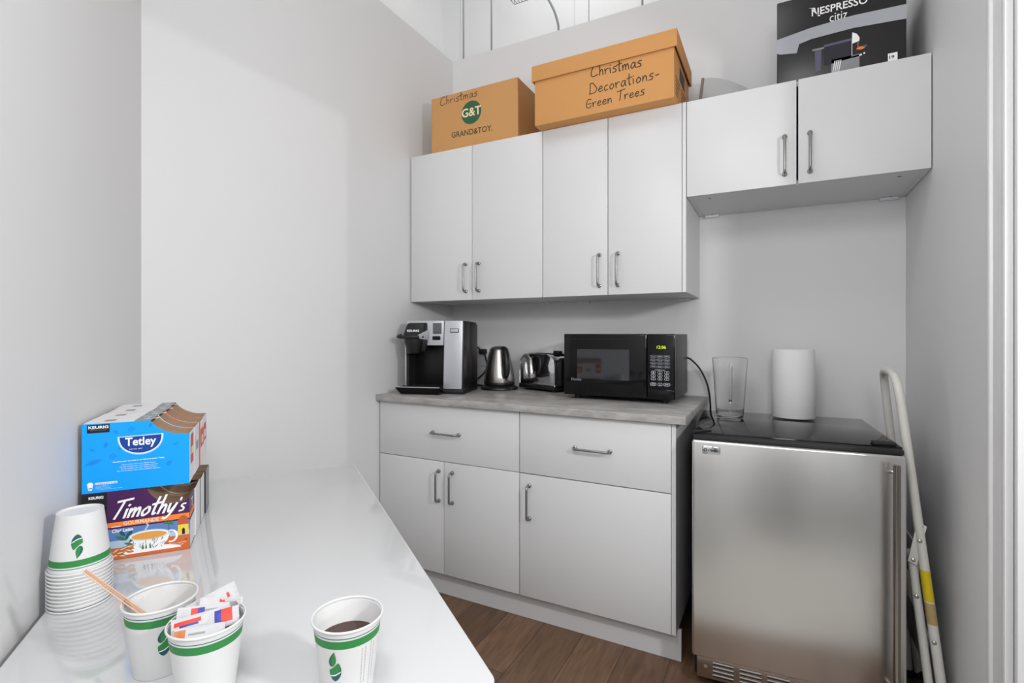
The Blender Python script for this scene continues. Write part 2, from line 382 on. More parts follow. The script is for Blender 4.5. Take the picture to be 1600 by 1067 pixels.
def carcass(W, D, z0, z1, t=0.018, open_bottom=False):
    b = MB()
    b.box(0, t, -D, -0.001, z0, z1, CAB, 0.0008, 1); b.box(W-t, W, -D, -0.001, z0, z1, CAB, 0.0008, 1)
    b.box(t, W-t, -D, -0.001, z0, z0+t, CAB, 0.0005, 1); b.box(t, W-t, -D, -0.001, z1-t, z1, CAB, 0.0005, 1)
    b.box(t, W-t, -0.008, -0.002, z0+t, z1-t, CABIN)
    return b
def door(parent, name, x0, x1, yf, z0, z1):   # front face at yf; object origin at lower left corner of the front
    b = MB(); b.box(0, x1-x0, 0, 0.018, 0, z1-z0, CAB, 0.0012, 2)
    return b.build(name, parent, loc=(x0, yf, z0))

UB, UT, UF = 1.372, 2.134, -0.40
def wall_unit(x0, W, z0, label, group, hx, hz, hl, gap):
    t = thing('wall_cabinet', label, 'cabinet', (x0, 0, z0), 0, group); H = UT-z0
    carcass(W, -UF-0.020, 0, H).build('body', t)
    g = 0.0015; mid = W/2
    dl = door(t, 'door', g, mid-gap/2, UF, 0.0, H-0.001); dr = door(t, 'door', mid+gap/2, W-g, UF, 0.0, H-0.001)
    handle(dl, hx[0]-x0-g, 0, hz-z0, hl); handle(dr, hx[1]-x0-mid-gap/2, 0, hz-z0, hl)
    return t
G1 = 'white wall cabinets'
u1 = wall_unit(-0.003, 0.7598, UB, 'tall white two-door wall cabinet next to the left wall, above the coffee machine', G1, (0.342, 0.416), 1.482, 0.134, 0.003)
u2 = wall_unit(0.757, 0.614, UB, 'tall white two-door wall cabinet above the microwave, under the lidded box', G1, (1.027, 1.108), 1.479, 0.134, 0.003)
b = MB(); b.box(0.6145, 0.629, UF+0.0, -0.001, 0, UT-UB, CAB, 0.001, 1); b.build('side_panel', u2)
u3 = wall_unit(1.387, 0.7755, 1.7525, 'short wide white wall cabinet bridging the gap above the steel fridge', G1, (1.734, 1.814), 1.861, 0.138, 0.006)
def underside(t, W, xs):
    for x in xs:
        b = MB(); b.box(x-0.03, x+0.03, -0.024, -0.004, -0.010, -0.0002, PLATE, 0.001, 1); b.box(x-0.012, x+0.012, -0.028, -0.012, -0.003, -0.0002, PLATE, 0.001, 1)
        b.build('fixing_plate', t)
    for x in xs:
        b = MB(); b.disc((x+0.004, -0.035, -0.0004), 0.006, DKGREY, 16, (0, 0, -1)); b.build('screw_hole', t)
underside(u1, 0.76, (0.18, 0.6)); underside(u2, 0.61, (0.06, 0.56)); underside(u3, 0.775, (0.055, 0.72))
for x in (0.08, 0.70):
    b = MB(); b.disc((x, -0.335, -0.0004), 0.007, DKGREY, 16, (0, 0, -1)); b.build('screw_hole', u3)

BF, BZ0, BZ1 = -0.635, 0.117, 0.880
def base_unit(x0, W, label, split):
    t = thing('base_cabinet', label, 'cabinet', (x0, 0, 0), 0, 'white base cabinets')
    carcass(W, -BF-0.021, BZ0, BZ1+0.001).build('body', t)
    g = 0.0015
    d = door(t, 'drawer_front', g, W-g, BF, 0.6275, BZ1)
    handle(d, W/2+0.008, 0, 0.755-0.6275, 0.142, False)
    return t
b1 = base_unit(-0.004, 0.760, 'white base cabinet with one drawer and two doors, below the coffee machine', True)
for (xa, xb, hx) in ((0.0015, 0.377, 0.352), (0.380, 0.7585, 0.425)):
    dd = door(b1, 'door', xa, xb, BF, BZ0, 0.6245); handle(dd, hx-xa, 0, 0.515-BZ0, 0.134)
b2 = base_unit(0.757, 0.614, 'white base cabinet with one drawer and a single wide door, beside the fridge', False)
dd = door(b2, 'door', 0.0015, 0.6125, BF, BZ0, 0.6235); handle(dd, 0.046-0.0015, 0, 0.510-BZ0, 0.136)
b = MB(); b.box(0.6145, 0.630, BF, -0.001, 0.117, 0.881, CAB, 0.001, 1); b.build('side_panel', b2)
b = MB(); b.box(-0.006, 1.398, -0.588, -0.572, 0.0, 0.1145, CAB, 0.001, 1)
tag(b.build('toe_kick_board'), 'long white toe kick board along the floor under both base cabinets', 'plinth')
b = MB(); b.box(-0.007, 1.4245, -0.660, -0.001, 0.8825, 0.912, COUNTER, 0.002, 2)
tag(b.build('worktop'), 'grey stone-look worktop across the two base cabinets', 'worktop')
CT = 0.912

# ------------------------------------------------------------------ wall outlets
def outlet(x, z, label):
    t = thing('wall_outlet', label, 'outlet', (x, 0, z))
    b = MB(); b.box(-0.037, 0.037, -0.007, 0.0005, -0.06, 0.06, PLATE, 0.003, 2); b.build('cover_plate', t)
    b = MB(); b.box(-0.017, 0.017, -0.009, -0.006, -0.035, 0.035, PLATE, 0.001, 1)
    for zz in (-0.018, 0.018):
        for dx in (-0.006, 0.006): b.box(dx-0.001, dx+0.001, -0.0094, -0.0088, zz-0.004, zz+0.004, MATTB)
        b.disc((0, -0.0094, zz-0.009), 0.002, MATTB, 10, (0, -1, 0))
    b.build('socket', t)
outlet(0.215, 1.075, 'white wall outlet plate half hidden behind the coffee machine')
outlet(0.608, 1.068, 'white wall outlet plate above the chrome toaster')

# ------------------------------------------------------------------ coffee machine (with its pods brand lettering)
k = thing('coffee_machine', 'black and silver single-serve coffee machine at the left end of the worktop', 'coffee maker', (0.2241, -0.5109, CT), math.radians(15))
W2 = 0.15
b = MB(); b.box(-W2, W2, 0.004, 0.25, 0, 0.024, PLASTB, 0.004); b.build('base', k)
b = MB()
b.prism([(0.105, 0.024), (0.25, 0.024), (0.25, 0.338), (0.225, 0.352), (0.105, 0.355)], 'x', -W2+0.004, W2, PLASTB, 0.005)
b.prism([(0.006, 0.022), (0.12, 0.022), (0.12, 0.355), (0.024, 0.355)], 'x', 0.047, W2, PLASTB, 0.003)
b.box(-W2+0.004, 0.05, 0.05, 0.12, 0.232, 0.352, PLASTB, 0.004); b.box(-W2+0.003, -W2+0.016, 0.012, 0.12, 0.022, 0.24, MATTB, 0.001, 1)
b.build('body', k)
b = MB(); b.hexa([(0.0505, -0.001, 0.025), (W2-0.006, -0.001, 0.025), (W2-0.006, 0.012, 0.025), (0.0505, 0.012, 0.025)],
                 [(0.0505, 0.018, 0.356), (W2-0.006, 0.018, 0.356), (W2-0.006, 0.030, 0.356), (0.0505, 0.030, 0.356)], SILV, 0.003)
tank = b.build('silver_column', k)
b = MB(); b.box(0.080, 0.126, 0.0115, 0.016, 0.298, 0.318, DKGREY, 0.002); b.box(0.083, 0.123, 0.0105, 0.0118, 0.301, 0.315, SILV, 0.001); b.build('badge', k)
b = MB(); b.hexa([(-W2+0.003, 0.014, 0.236), (0.0465, 0.014, 0.236), (0.0465, 0.06, 0.236), (-W2+0.003, 0.06, 0.236)],
                 [(-W2+0.003, 0.020, 0.357), (0.0465, 0.020, 0.357), (0.0465, 0.06, 0.357), (-W2+0.003, 0.06, 0.357)], SILV, 0.002)
b.build('upper_front', k)
b = MB(); b.box(-0.008, 0.036, 0.0115, 0.02, 0.292, 0.345, SCREEN, 0.002); b.build('screen', k)
b = MB(); b.box(-0.010, 0.031, 0.0105, 0.02, 0.262, 0.281, GLOSSB, 0.002); b.build('button_panel', k)
b = MB(); b.box(-W2-0.001, -W2+0.005, 0.004, 0.03, 0.03, 0.236, SILV, 0.001); b.build('side_strip', k)
b = MB()
b.hexa([(-0.152, -0.030, 0.270), (-0.044, -0.030, 0.270), (-0.034, 0.03, 0.270), (-0.150, 0.03, 0.270)],
       [(-0.136, -0.004, 0.342), (-0.048, -0.004, 0.342), (-0.036, 0.03, 0.350), (-0.138, 0.03, 0.350)], PLASTB, 0.006, 3)
b.text('KEURIG', (-0.128, -0.0225, 0.302), (0.062, 0, 0), (0, 0.0042, 0.011), WHITEP, 0.03)
hd = b.build('brew_head', k)
b = MB()
b.lathe([(0.0, 0.196), (0.030, 0.196), (0.036, 0.204), (0.047, 0.262), (0.047, 0.274), (0.0, 0.274)], PLASTB, 32, (-0.098, -0.006, 0))
b.hexa([(-0.075, 0.0, 0.205), (-0.042, 0.0, 0.205), (-0.040, 0.03, 0.205), (-0.075, 0.03, 0.205)], [(-0.06, -0.02, 0.27), (-0.036, -0.01, 0.27), (-0.034, 0.03, 0.27), (-0.06, 0.03, 0.27)], PLASTB, 0.004)
b.build('pod_holder', k)
b = MB()
b.tube(catmull([(-0.166, -0.010, 0.284), (-0.160, -0.048, 0.278), (-0.105, -0.056, 0.276), (-0.055, -0.046, 0.277)], 6), 0.0085, PLASTB, 12)
b.hexa([(-0.062, -0.052, 0.270), (-0.030, 0.004, 0.262), (-0.030, 0.012, 0.262), (-0.066, -0.04, 0.270)],
       [(-0.062, -0.052, 0.285), (-0.030, 0.004, 0.312), (-0.030, 0.012, 0.312), (-0.066, -0.04, 0.285)], SILV, 0.002)
b.build('lift_handle', k)
b = MB()
b.hexa([(-0.150, -0.045, 0.0), (0.045, -0.045, 0.0), (0.047, 0.10, 0.0), (-0.150, 0.10, 0.0)],
       [(-0.176, -0.062, 0.034), (0.050, -0.058, 0.034), (0.050, 0.10, 0.034), (-0.152, 0.10, 0.034)], GLOSSB, 0.003)
b.hexa([(-0.177, -0.063, 0.0342), (0.051, -0.059, 0.0342), (0.051, -0.048, 0.0342), (-0.175, -0.052, 0.0342)],
       [(-0.177, -0.063, 0.0375), (0.051, -0.059, 0.0375), (0.051, -0.048, 0.0375), (-0.175, -0.052, 0.0375)], SILV, 0.001)
for i in range(9): b.box(-0.16+i*0.022, -0.145+i*0.022, -0.045, 0.09, 0.0342, 0.0366, MATTB, 0.0008, 1)
b.build('drip_tray', k)
b = MB()
b.box(0.200, 0.236, -0.052, -0.0098, 1.090, 1.118, MATTB, 0.007)
b.tube(catmull([(0.210, -0.046, 1.110), (0.200, -0.062, 1.128), (0.172, -0.075, 1.137), (0.140, -0.090, 1.125)], 6), 0.0045, MATTB, 8)
b.tube(catmull([(0.228, -0.045, 1.106), (0.248, -0.058, 1.082), (0.262, -0.062, 1.040), (0.258, -0.064, 1.005), (0.235, -0.066, 0.974), (0.195, -0.072, 0.944), (0.150, -0.095, 0.925), (0.12, -0.11, 0.918)], 6), 0.0045, MATTB, 8)
tag(b.build('power_cord'), 'black power cord and plug looping from the outlet behind the coffee machine', 'cord')
b = MB(); b.tube(catmull([(0.330, -0.125, 0.9165), (0.290, -0.100, 0.9165), (0.235, -0.090, 0.9165), (0.18, -0.060, 0.9165), (0.12, -0.05, 0.9165)], 6), 0.004, MATTB, 8)
tag(b.build('power_cord'), 'black kettle cord lying on the worktop behind the coffee machine', 'cord')

# ------------------------------------------------------------------ kettle
kt = thing('electric_kettle', 'brushed steel electric kettle with black handle, between coffee machine and toaster', 'kettle', (0.402, -0.170, CT), 0)
b = MB(); b.lathe([(0.0, 0.0), (0.096, 0.0), (0.099, 0.004), (0.097, 0.012), (0.084, 0.02), (0.078, 0.024), (0, 0.024)], PLASTB, 48); b.build('power_base', kt)
b = MB()
b.lathe([(0.0, 0.0245), (0.078, 0.0245), (0.081, 0.03), (0.080, 0.040)], PLASTB, 56)
b.lathe([(0.080, 0.040), (0.0805, 0.043), (0.0785, 0.070), (0.072, 0.110), (0.064, 0.150), (0.056, 0.188), (0.0515, 0.205), (0.0505, 0.208)], KSTEEL, 56)
b.build('body', kt)
b = MB(); b.lathe([(0.0520, 0.206), (0.0520, 0.210), (0.047, 0.217), (0.034, 0.224), (0.016, 0.228), (0, 0.2285)], KSTEEL, 48); b.build('lid', kt)
ha = math.atan2(-0.643, 0.766)
def kp(r, z): return (r*math.cos(ha), r*math.sin(ha), z)
b = MB(); b.tube([kp(0.035, 0.214), kp(0.06, 0.214), kp(0.082, 0.208), kp(0.096, 0.190), kp(0.104, 0.155), kp(0.108, 0.115), kp(0.104, 0.085), kp(0.095, 0.074), kp(0.085, 0.078)],
       [0.012, 0.015, 0.016, 0.016, 0.0165, 0.017, 0.016, 0.013, 0.008], PLASTB, 14)
b.tube([kp(0.060, 0.19), kp(0.071, 0.15), kp(0.078, 0.115), kp(0.082, 0.085)], [0.012, 0.0125, 0.012, 0.008], PLASTB, 12)
b.build('handle', kt)
b = MB(); b.hexa([kp(-0.050, 0.172), kp(-0.072, 0.196), kp(-0.070, 0.200), kp(-0.048, 0.200)], [kp(-0.050, 0.206), kp(-0.080, 0.206), kp(-0.080, 0.209), kp(-0.048, 0.209)], KSTEEL); b.build('spout', kt)

# ------------------------------------------------------------------ toaster
TA = math.radians(-20)
to = thing('toaster', 'chrome toaster with black end and base, left of the microwave', 'toaster', (0.735, -0.205, CT), TA)   # origin at right front corner, x runs to -L
Lt, Dt = 0.253, 0.15
def arch(y0, y1, z0, z1, r, n=8):
    pts = [(y0, z0)]
    for i in range(n+1):
        a = PI-PI/2*i/n; pts.append((y0+r+r*math.cos(a), z1-r+r*math.sin(a)))
    for i in range(n+1):
        a = PI/2-PI/2*i/n; pts.append((y1-r+r*math.cos(a), z1-r+r*math.sin(a)))
    return pts+[(y1, z0)]
b = MB(); b.prism([(x, z) for x, z in arch(-Lt, 0.0, 0.03, 0.188, 0.058)], 'y', 0.0, Dt, CHROME, 0.006, 3); b.build('shell', to)
b = MB(); b.tube([(x, -0.001, z) for x, z in arch(-Lt, 0.0, 0.03, 0.188, 0.058)], 0.0035, CHROME, 10); b.build('rim', to)
b = MB(); b.box(-Lt-0.004, 0.004, -0.004, Dt+0.004, 0.010, 0.034, PLASTB, 0.006)
for x in (-Lt+0.03, -0.03):
    for y in (0.025, Dt-0.025): b.lathe([(0, 0), (0.010, 0), (0.010, 0.011), (0, 0.011)], MATTB, 12, (x, y, 0))
b.build('base', to)
b = MB(); b.prism(arch(0.012, Dt-0.012, 0.034, 0.172, 0.03), 'x', 0.0005, 0.030, PLASTB, 0.005); b.build('end_panel', to)
b = MB(); b.lathe([(0, 0), (0.010, 0), (0.009, 0.010), (0, 0.011)], RIVET, 16)
o = b.build('browning_knob', to, loc=(0.030, Dt/2-0.03, 0.060), rot=(0, PI/2, 0))
b = MB(); b.box(-Lt+0.03, -0.03, 0.035, 0.062, 0.186, 0.1905, MATTB, 0.001); b.box(-Lt+0.03, -0.03, 0.088, 0.115, 0.186, 0.1905, MATTB, 0.001); b.build('slots', to)
b = MB(); b.box(-0.070, -0.028, 0.060, 0.090, 0.189, 0.206, PLASTB, 0.006, 3); b.build('lever', to)

# ------------------------------------------------------------------ microwave
mx0, mw, mh, md = 0.853, 0.487, 0.270, 0.335
m = thing('microwave', 'black countertop microwave with lit green clock, right end of the worktop', 'microwave', (mx0, -0.38, CT), 0)
b = MB(); b.box(0.003, mw-0.003, 0.022, md, 0.020, mh+0.021, DKGREY, 0.004)
b.box(mw-0.0032, mw-0.002, 0.045, 0.050, 0.05, 0.27, MATTB)
b.build('casing', m)
b = MB(); b.box(0.0, 0.372, 0.0, 0.021, 0.020, mh+0.022, GLOSSB, 0.005, 3); b.box(0.002, 0.370, -0.001, 0.001, 0.268, 0.2695, MATTB); dr = b.build('door', m)
b = MB(); b.box(0.063, 0.298, -0.0008, 0.004, 0.092, 0.225, WINDOW, 0.0006, 1); b.build('window', dr)
b = MB(); b.text('Danby', (0.036, -0.0012, 0.082), (0.050, 0, 0), (0, 0, 0.013), KEYP, 0.02); b.build('brand_lettering', dr)
b = MB(); b.box(0.374, mw, 0.0, 0.021, 0.020, mh+0.022, GLOSSB, 0.005, 3); pn = b.build('control_panel', m)
b = MB(); b.text('12:06', (0.414, -0.0006, 0.231), (0.036, 0, 0), (0, 0, 0.012), LED, -0.005); b.build('clock_digits', pn)
b = MB()
def ring(b, cx, cz, w, h, t, m, fill=None):
    n = 20; o_ = []; i_ = []
    for q in range(n):
        a = 2*PI*q/n; c, s_ = math.cos(a), math.sin(a)
        f = lambda v: math.copysign(abs(v)**0.6, v)
        o_.append((cx+w/2*f(c), -0.0005, cz+h/2*f(s_))); i_.append((cx+(w/2-t)*f(c), -0.0005, cz+(h/2-t)*f(s_)))
    b.add(o_+i_, [[q, (q+1) % n, n+(q+1) % n, n+q] for q in range(n)], m)
for r_ in range(4):
    for c_ in range(3):
        cx, cz = 0.399+c_*0.0275, 0.1985-r_*0.0142
        ring(b, cx, cz, 0.0255, 0.0112, 0.0012, KEYP)
        b.text(['Popcorn', 'Potato', 'Pizza', 'Cook', 'Defrost', 'Reheat', 'Soup', 'Veg', 'Timer', 'Weight', 'Power', 'Clock'][r_*3+c_], (cx-0.008, -0.0006, cz-0.002), (0.016, 0, 0), (0, 0, 0.0042), KEYW, 0.02)
b.text('EXPRESS COOK', (0.407, -0.0006, 0.1405), (0.040, 0, 0), (0, 0, 0.004), KEYW, 0.02)
for r_ in range(3):
    for c_ in range(3):
        cx, cz = 0.399+c_*0.0275, 0.1325-r_*0.0135
        ring(b, cx, cz, 0.019, 0.0112, 0.0012, KEYW); b.text(str(r_*3+c_+1), (cx-0.002, -0.0006, cz-0.0035), (0.004, 0, 0), (0, 0, 0.007), KEYW, 0.03)
for c_, (tx, w) in enumerate((('STOP', 0.025), ('0', 0.019), ('START', 0.027))):
    cx, cz = 0.399+c_*0.0275, 0.083; ring(b, cx, cz, w, 0.013, 0.0015, KEYW)
    b.text(tx, (cx-0.0075 if c_ != 1 else cx-0.002, -0.0006, cz-0.003), (0.015 if c_ != 1 else 0.004, 0, 0), (0, 0, 0.006), KEYW, 0.03)
b.build('keypad', pn)
b = MB(); b.box(0.378, mw-0.004, -0.001, 0.003, 0.026, 0.060, GLOSSB, 0.002); b.build('door_button', pn)
for x in (0.05, mw-0.05):
    for y in (0.05, md-0.05):
        b = MB(); b.lathe([(0, 0), (0.014, 0), (0.016, 0.0195), (0, 0.0195)], MATTB, 16, (x, y, 0)); b.build('foot', m)
b = MB(); b.tube(catmull([(1.339, -0.075, 1.095), (1.36, -0.08, 1.085), (1.40, -0.10, 1.045), (1.432, -0.115, 0.98), (1.443, -0.10, 0.90), (1.438, -0.06, 0.80), (1.42, -0.02, 0.6), (1.42, -0.012, 0.42)], 8), 0.0042, MATTB, 8)
tag(b.build('power_cord'), 'grey-black power cord dropping from the microwave behind the fridge', 'cord')

# ------------------------------------------------------------------ fridge
FR = math.radians(3.6); FH = 0.865
f = thing('bar_fridge', 'stainless steel under-counter fridge with black top between cabinets and right wall', 'fridge', (1.4545, -0.722, 0), FR)
FW, FD = 0.592, 0.60
b = MB(); b.box(0.004, FW-0.004, 0.052, FD, 0.03, FH-0.022, MATTB, 0.004); b.build('body', f)
b = MB(); b.box(0.0, FW, 0.045, FD, FH-0.021, FH, GLOSSB, 0.003, 2); tp = b.build('top_panel', f)
b = MB(); b.box(0.0, FW, 0.0, 0.050, 0.118, FH-0.006-0.012, STEEL, 0.008, 3); dr = b.build('door', f)
b = MB(); b.box(0.004, FW-0.004, 0.012, 0.05, FH-0.0175, FH-0.004, MATTB, 0.002); b.build('door_gasket', f)
b = MB(); b.tube([(FW-0.034, -0.040, 0.14), (FW-0.034, -0.040, 0.828)], 0.0095, HANDM, 20)
for z in (0.16, 0.80): b.tube([(FW-0.034, 0.002, z), (FW-0.034, -0.040, z)], 0.006, HANDM, 12)
b.build('handle', dr)
b = MB(); b.box(0.033, 0.088, -0.004, 0.001, FH-0.062, FH-0.036, CHROME, 0.003)
b.text('Danby', (0.052, -0.0045, FH-0.053), (0.030, 0, 0), (0, 0, 0.009), MATTB, 0.03); b.disc((0.043, -0.0045, FH-0.048), 0.0055, MATTB, 20, (0, -1, 0)); b.disc((0.043, -0.0048, FH-0.048), 0.0032, CHROME, 20, (0, -1, 0))
b.build('badge', dr)
b = MB(); b.prism([(-0.002, 0.02), (0.055, 0.075), (0.058, 0.082), (0.0, 0.05)], 'z', FH, FH+0.006, MATTB, 0.001, 1); b.build('hinge_cover', f)
b = MB(); b.box(FW-0.072, FW-0.012, 0.052, 0.085, FH, FH+0.009, MATTB, 0.002); b.build('hinge_cover', f)
b = MB(); b.box(0.014, FW-0.004, 0.020, 0.055, 0.040, 0.114, STEELD, 0.002)
for g_ in range(6):
    x0 = 0.065+g_*0.082
    for s_ in range(4):
        z = 0.099-s_*0.0135
        b.tube([(x0, 0.019, z), (x0+0.064, 0.019, z)], 0.0036, STEEL, 8); b.box(x0, x0+0.064, 0.0190, 0.0205, z-0.0082, z-0.0040, MATTB)
b.disc((0.042, 0.0193, 0.080), 0.006, CHROME, 14, (0, -1, 0))
b.build('vent_grille', f)
for x in (0.05, FW-0.05):
    for y in (0.10, FD-0.06):
        b = MB(); b.lathe([(0, 0), (0.018, 0), (0.018, 0.006), (0.009, 0.008), (0.009, 0.042), (0, 0.042)], MATTB, 16, (x, y, 0)); b.build('foot', f)

# jug
jg = thing('clear_jug', 'clear plastic jug with handle standing on the black fridge top', 'jug', (1.538, -0.280, FH+0.001), 0)
b = MB()
b.lathe([(0.0, 0.0), (0.048, 0.0), (0.051, 0.003), (0.053, 0.02), (0.0675, 0.240), (0.0655, 0.241), (0.0515, 0.022), (0.049, 0.012), (0.0, 0.012)], GLASS, 56)
b.build('body', jg)
b = MB(); ja = math.atan2(-0.93, 0.10)
def jp(r, z): return (r*math.cos(ja), r*math.sin(ja), z)
b.tube(catmull([jp(0.0665, 0.218), jp(0.088, 0.220), jp(0.102, 0.208), jp(0.104, 0.175), jp(0.099, 0.125), jp(0.089, 0.085), jp(0.076, 0.070), jp(0.0585, 0.070)], 5), 0.0062, GLASS, 12)
b.build('handle', jg)
# paper towel
pt = thing('paper_towel_roll', 'white embossed paper towel roll standing upright on the black fridge top', 'paper towel', (1.768, -0.150, FH+0.001), 0)
b = MB()
b.lathe([(0.020, 0.0), (0.0765, 0.0), (0.078, 0.003), (0.0775, 0.12), (0.0765, 0.272), (0.075, 0.275), (0.020, 0.275), (0.020, 0.0)], TOWEL, 72); b.build('roll', pt)
b = MB(); b.lathe([(0.0185, 0.0), (0.0198, 0.0), (0.0198, 0.274), (0.0185, 0.274), (0.0185, 0.0)], CARDIN, 32); b.build('cardboard_core', pt)

# ------------------------------------------------------------------ folded step ladder
ld = thing('step_ladder', 'white folded metal step ladder squeezed between the fridge and right wall', 'ladder', (0, 0, 0))
b = MB()
def lerp(a, c, t): return Vector(a).lerp(Vector(c), t)
Fb, Ft = (2.1485, -0.665, 0.012), (2.047, -0.585, 1.00); Rb, Rt = (2.1485, -0.290, 0.012), (2.045, -0.352, 1.00)
hoop = [Fb, lerp(Fb, Ft, 0.35), lerp(Fb, Ft, 0.7), Ft, (2.041, -0.575, 1.045), (2.037, -0.555, 1.070), (2.035, -0.520, 1.080), (2.034, -0.45, 1.082), (2.034, -0.41, 1.080), (2.036, -0.375, 1.068), (2.040, -0.358, 1.045), Rt, lerp(Rt, Rb, 0.3), lerp(Rt, Rb, 0.65), Rb]
b.tube(hoop, 0.0125, LADW, 14); b.build('front_frame', ld)
for nm, A, B, yy in (('rear_leg', (2.1205, -0.650, 0.012), (2.0690, -0.600, 0.55), 1), ('rear_leg', (2.1205, -0.300, 0.012), (2.0690, -0.34, 0.55), 1)):
    b = MB(); b.tube([A, lerp(A, B, 0.5), B], 0.0115, LADW, 12); b.build('rear_leg', ld)
b = MB(); b.hexa([(2.0570, -0.624, 0.522), (2.0800, -0.624, 0.512), (2.0800, -0.618, 0.512), (2.0570, -0.618, 0.522)], [(2.0810, -0.622, 0.645), (2.1040, -0.622, 0.632), (2.1040, -0.616, 0.632), (2.0810, -0.616, 0.645)], LADW, 0.002)
br = b.build('hinge_bracket', ld)
def on_rail(t, off=-0.0128): p = lerp(Fb, Ft, t); return Vector((p.x-0.004, p.y+off, p.z))
for P in ((2.0900, -0.621, 0.630), (2.0705, -0.624, 0.528), on_rail(0.585), on_rail(0.30), (2.0790, -0.6225, 0.42)):
    b = MB(); b.lathe([(0.006, 0), (0.0055, 0.002), (0.003, 0.0035), (0, 0.004)], RIVET, 12); b.build('rivet', ld, loc=P, rot=(PI/2, 0, 0))
for nm, m_, t0, t1 in (('warning_sticker', STICK, 0.412, 0.500), ('care_sticker', STICK2, 0.348, 0.408)):
    b = MB(); n = 10; rows = 4; V = []
    for i in range(rows+1):
        t_ = t0+(t1-t0)*i/rows; p = lerp(Fb, Ft, t_)
        for j in range(n+1):
            a = -PI*0.98+PI*0.8*j/n; V.append((p.x+0.0129*math.cos(a), p.y+0.0129*math.sin(a), p.z))
    b.add(V, [[i*(n+1)+j, i*(n+1)+j+1, (i+1)*(n+1)+j+1, (i+1)*(n+1)+j] for i in range(rows) for j in range(n)], m_)
    st = b.build(nm, ld, recalc=False)
    tag(st, 'yellow sticker on the ladder rail' if m_ is STICK else 'tan sticker on the ladder rail')
for z in (0.25, 0.50):
    b = MB(); p = lerp((2.1205, 0, 0.012), (2.0690, 0, 0.55), z/0.55)
    b.box(p.x+0.010, p.x+0.016, -0.60, -0.33, z-0.06, z+0.06, LADW, 0.002); b.build('step', ld)
for P in (Fb, Rb, (2.1205, -0.650, 0.012), (2.1205, -0.300, 0.012)):
    b = MB(); b.lathe([(0, 0), (0.0135, 0), (0.0135, 0.03), (0, 0.03)], MATTB, 14, (P[0], P[1], 0.0005)); b.build('foot_cap', ld)

# ------------------------------------------------------------------ handwriting strokes
GLY = {
 'C': (0.62, [[(0.55, 0.86), (0.45, 1.0), (0.25, 0.92), (0.06, 0.5), (0.06, 0.12), (0.25, 0.0), (0.58, 0.14)]]),
 'h': (0.40, [[(0.03, 1.05), (0.05, 0.5), (0.04, 0.0)], [(0.05, 0.25), (0.17, 0.48), (0.28, 0.4), (0.30, 0.0)]]),
 'r': (0.33, [[(0.0, 0.5), (0.05, 0.0)], [(0.05, 0.28), (0.15, 0.46), (0.30, 0.47)]]),
 'i': (0.17, [[(0.02, 0.48), (0.06, 0.0)], [(0.03, 0.68), (0.05, 0.72)]]),
 's': (0.34, [[(0.32, 0.52), (0.14, 0.50), (0.06, 0.36), (0.26, 0.22), (0.24, 0.05), (0.0, 0.0)]]),
 't': (0.32, [[(0.12, 0.98), (0.11, 0.4), (0.14, 0.02), (0.24, 0.05)], [(-0.06, 0.58), (0.32, 0.66)]]),
 'm': (0.56, [[(0.0, 0.48), (0.04, 0.0)], [(0.04, 0.25), (0.16, 0.5), (0.23, 0.35), (0.24, 0.0)], [(0.24, 0.25), (0.36, 0.5), (0.44, 0.35), (0.47, 0.0)]]),
 'a': (0.44, [[(0.34, 0.46), (0.16, 0.48), (0.03, 0.2), (0.12, 0.0), (0.28, 0.18), (0.35, 0.46)], [(0.35, 0.46), (0.34, 0.12), (0.42, 0.0)]]),
 'D': (0.62, [[(0.04, 0.92), (0.03, 0.45), (0.0, -0.08)], [(0.0, 0.92), (0.22, 0.95), (0.46, 0.6), (0.56, 0.3), (0.4, 0.05), (0.02, 0.0)]]),
 'e': (0.38, [[(0.03, 0.24), (0.28, 0.3), (0.26, 0.47), (0.12, 0.45), (0.02, 0.18), (0.14, 0.0), (0.34, 0.1)]]),
 'c': (0.34, [[(0.28, 0.44), (0.12, 0.44), (0.02, 0.2), (0.1, 0.0), (0.30, 0.08)]]),
 'o': (0.40, [[(0.18, 0.47), (0.03, 0.26), (0.12, 0.0), (0.32, 0.16), (0.28, 0.42), (0.16, 0.47)]]),
 'n': (0.40, [[(0.02, 0.48), (0.03, 0.0)], [(0.04, 0.2), (0.16, 0.47), (0.27, 0.4), (0.31, 0.0)]]),
 '-': (0.34, [[(0.06, 0.28), (0.30, 0.32)]]),
 'G': (0.55, [[(0.46, 0.84), (0.24, 0.9), (0.08, 0.55), (0.10, 0.1), (0.34, 0.0), (0.48, 0.2)], [(0.16, 0.42), (0.46, 0.42)]]),
 'T': (0.50, [[(-0.04, 0.96), (0.60, 1.06)], [(0.26, 1.0), (0.22, 0.5), (0.16, 0.0)]]),
 'y': (0.42, [[(0.02, 0.5), (0.06, 0.12), (0.18, 0.06), (0.33, 0.5)], [(0.33, 0.5), (0.25, 0.0), (0.10, -0.32), (-0.06, -0.30)]]),
 "'": (0.14, [[(0.06, 1.0), (0.04, 0.82)]]),
 'S': (0.5, [[(0.45, 0.9), (0.2, 0.95), (0.1, 0.7), (0.35, 0.4), (0.3, 0.05), (0.0, 0.0)]]),
 ' ': (0.32, []),
}
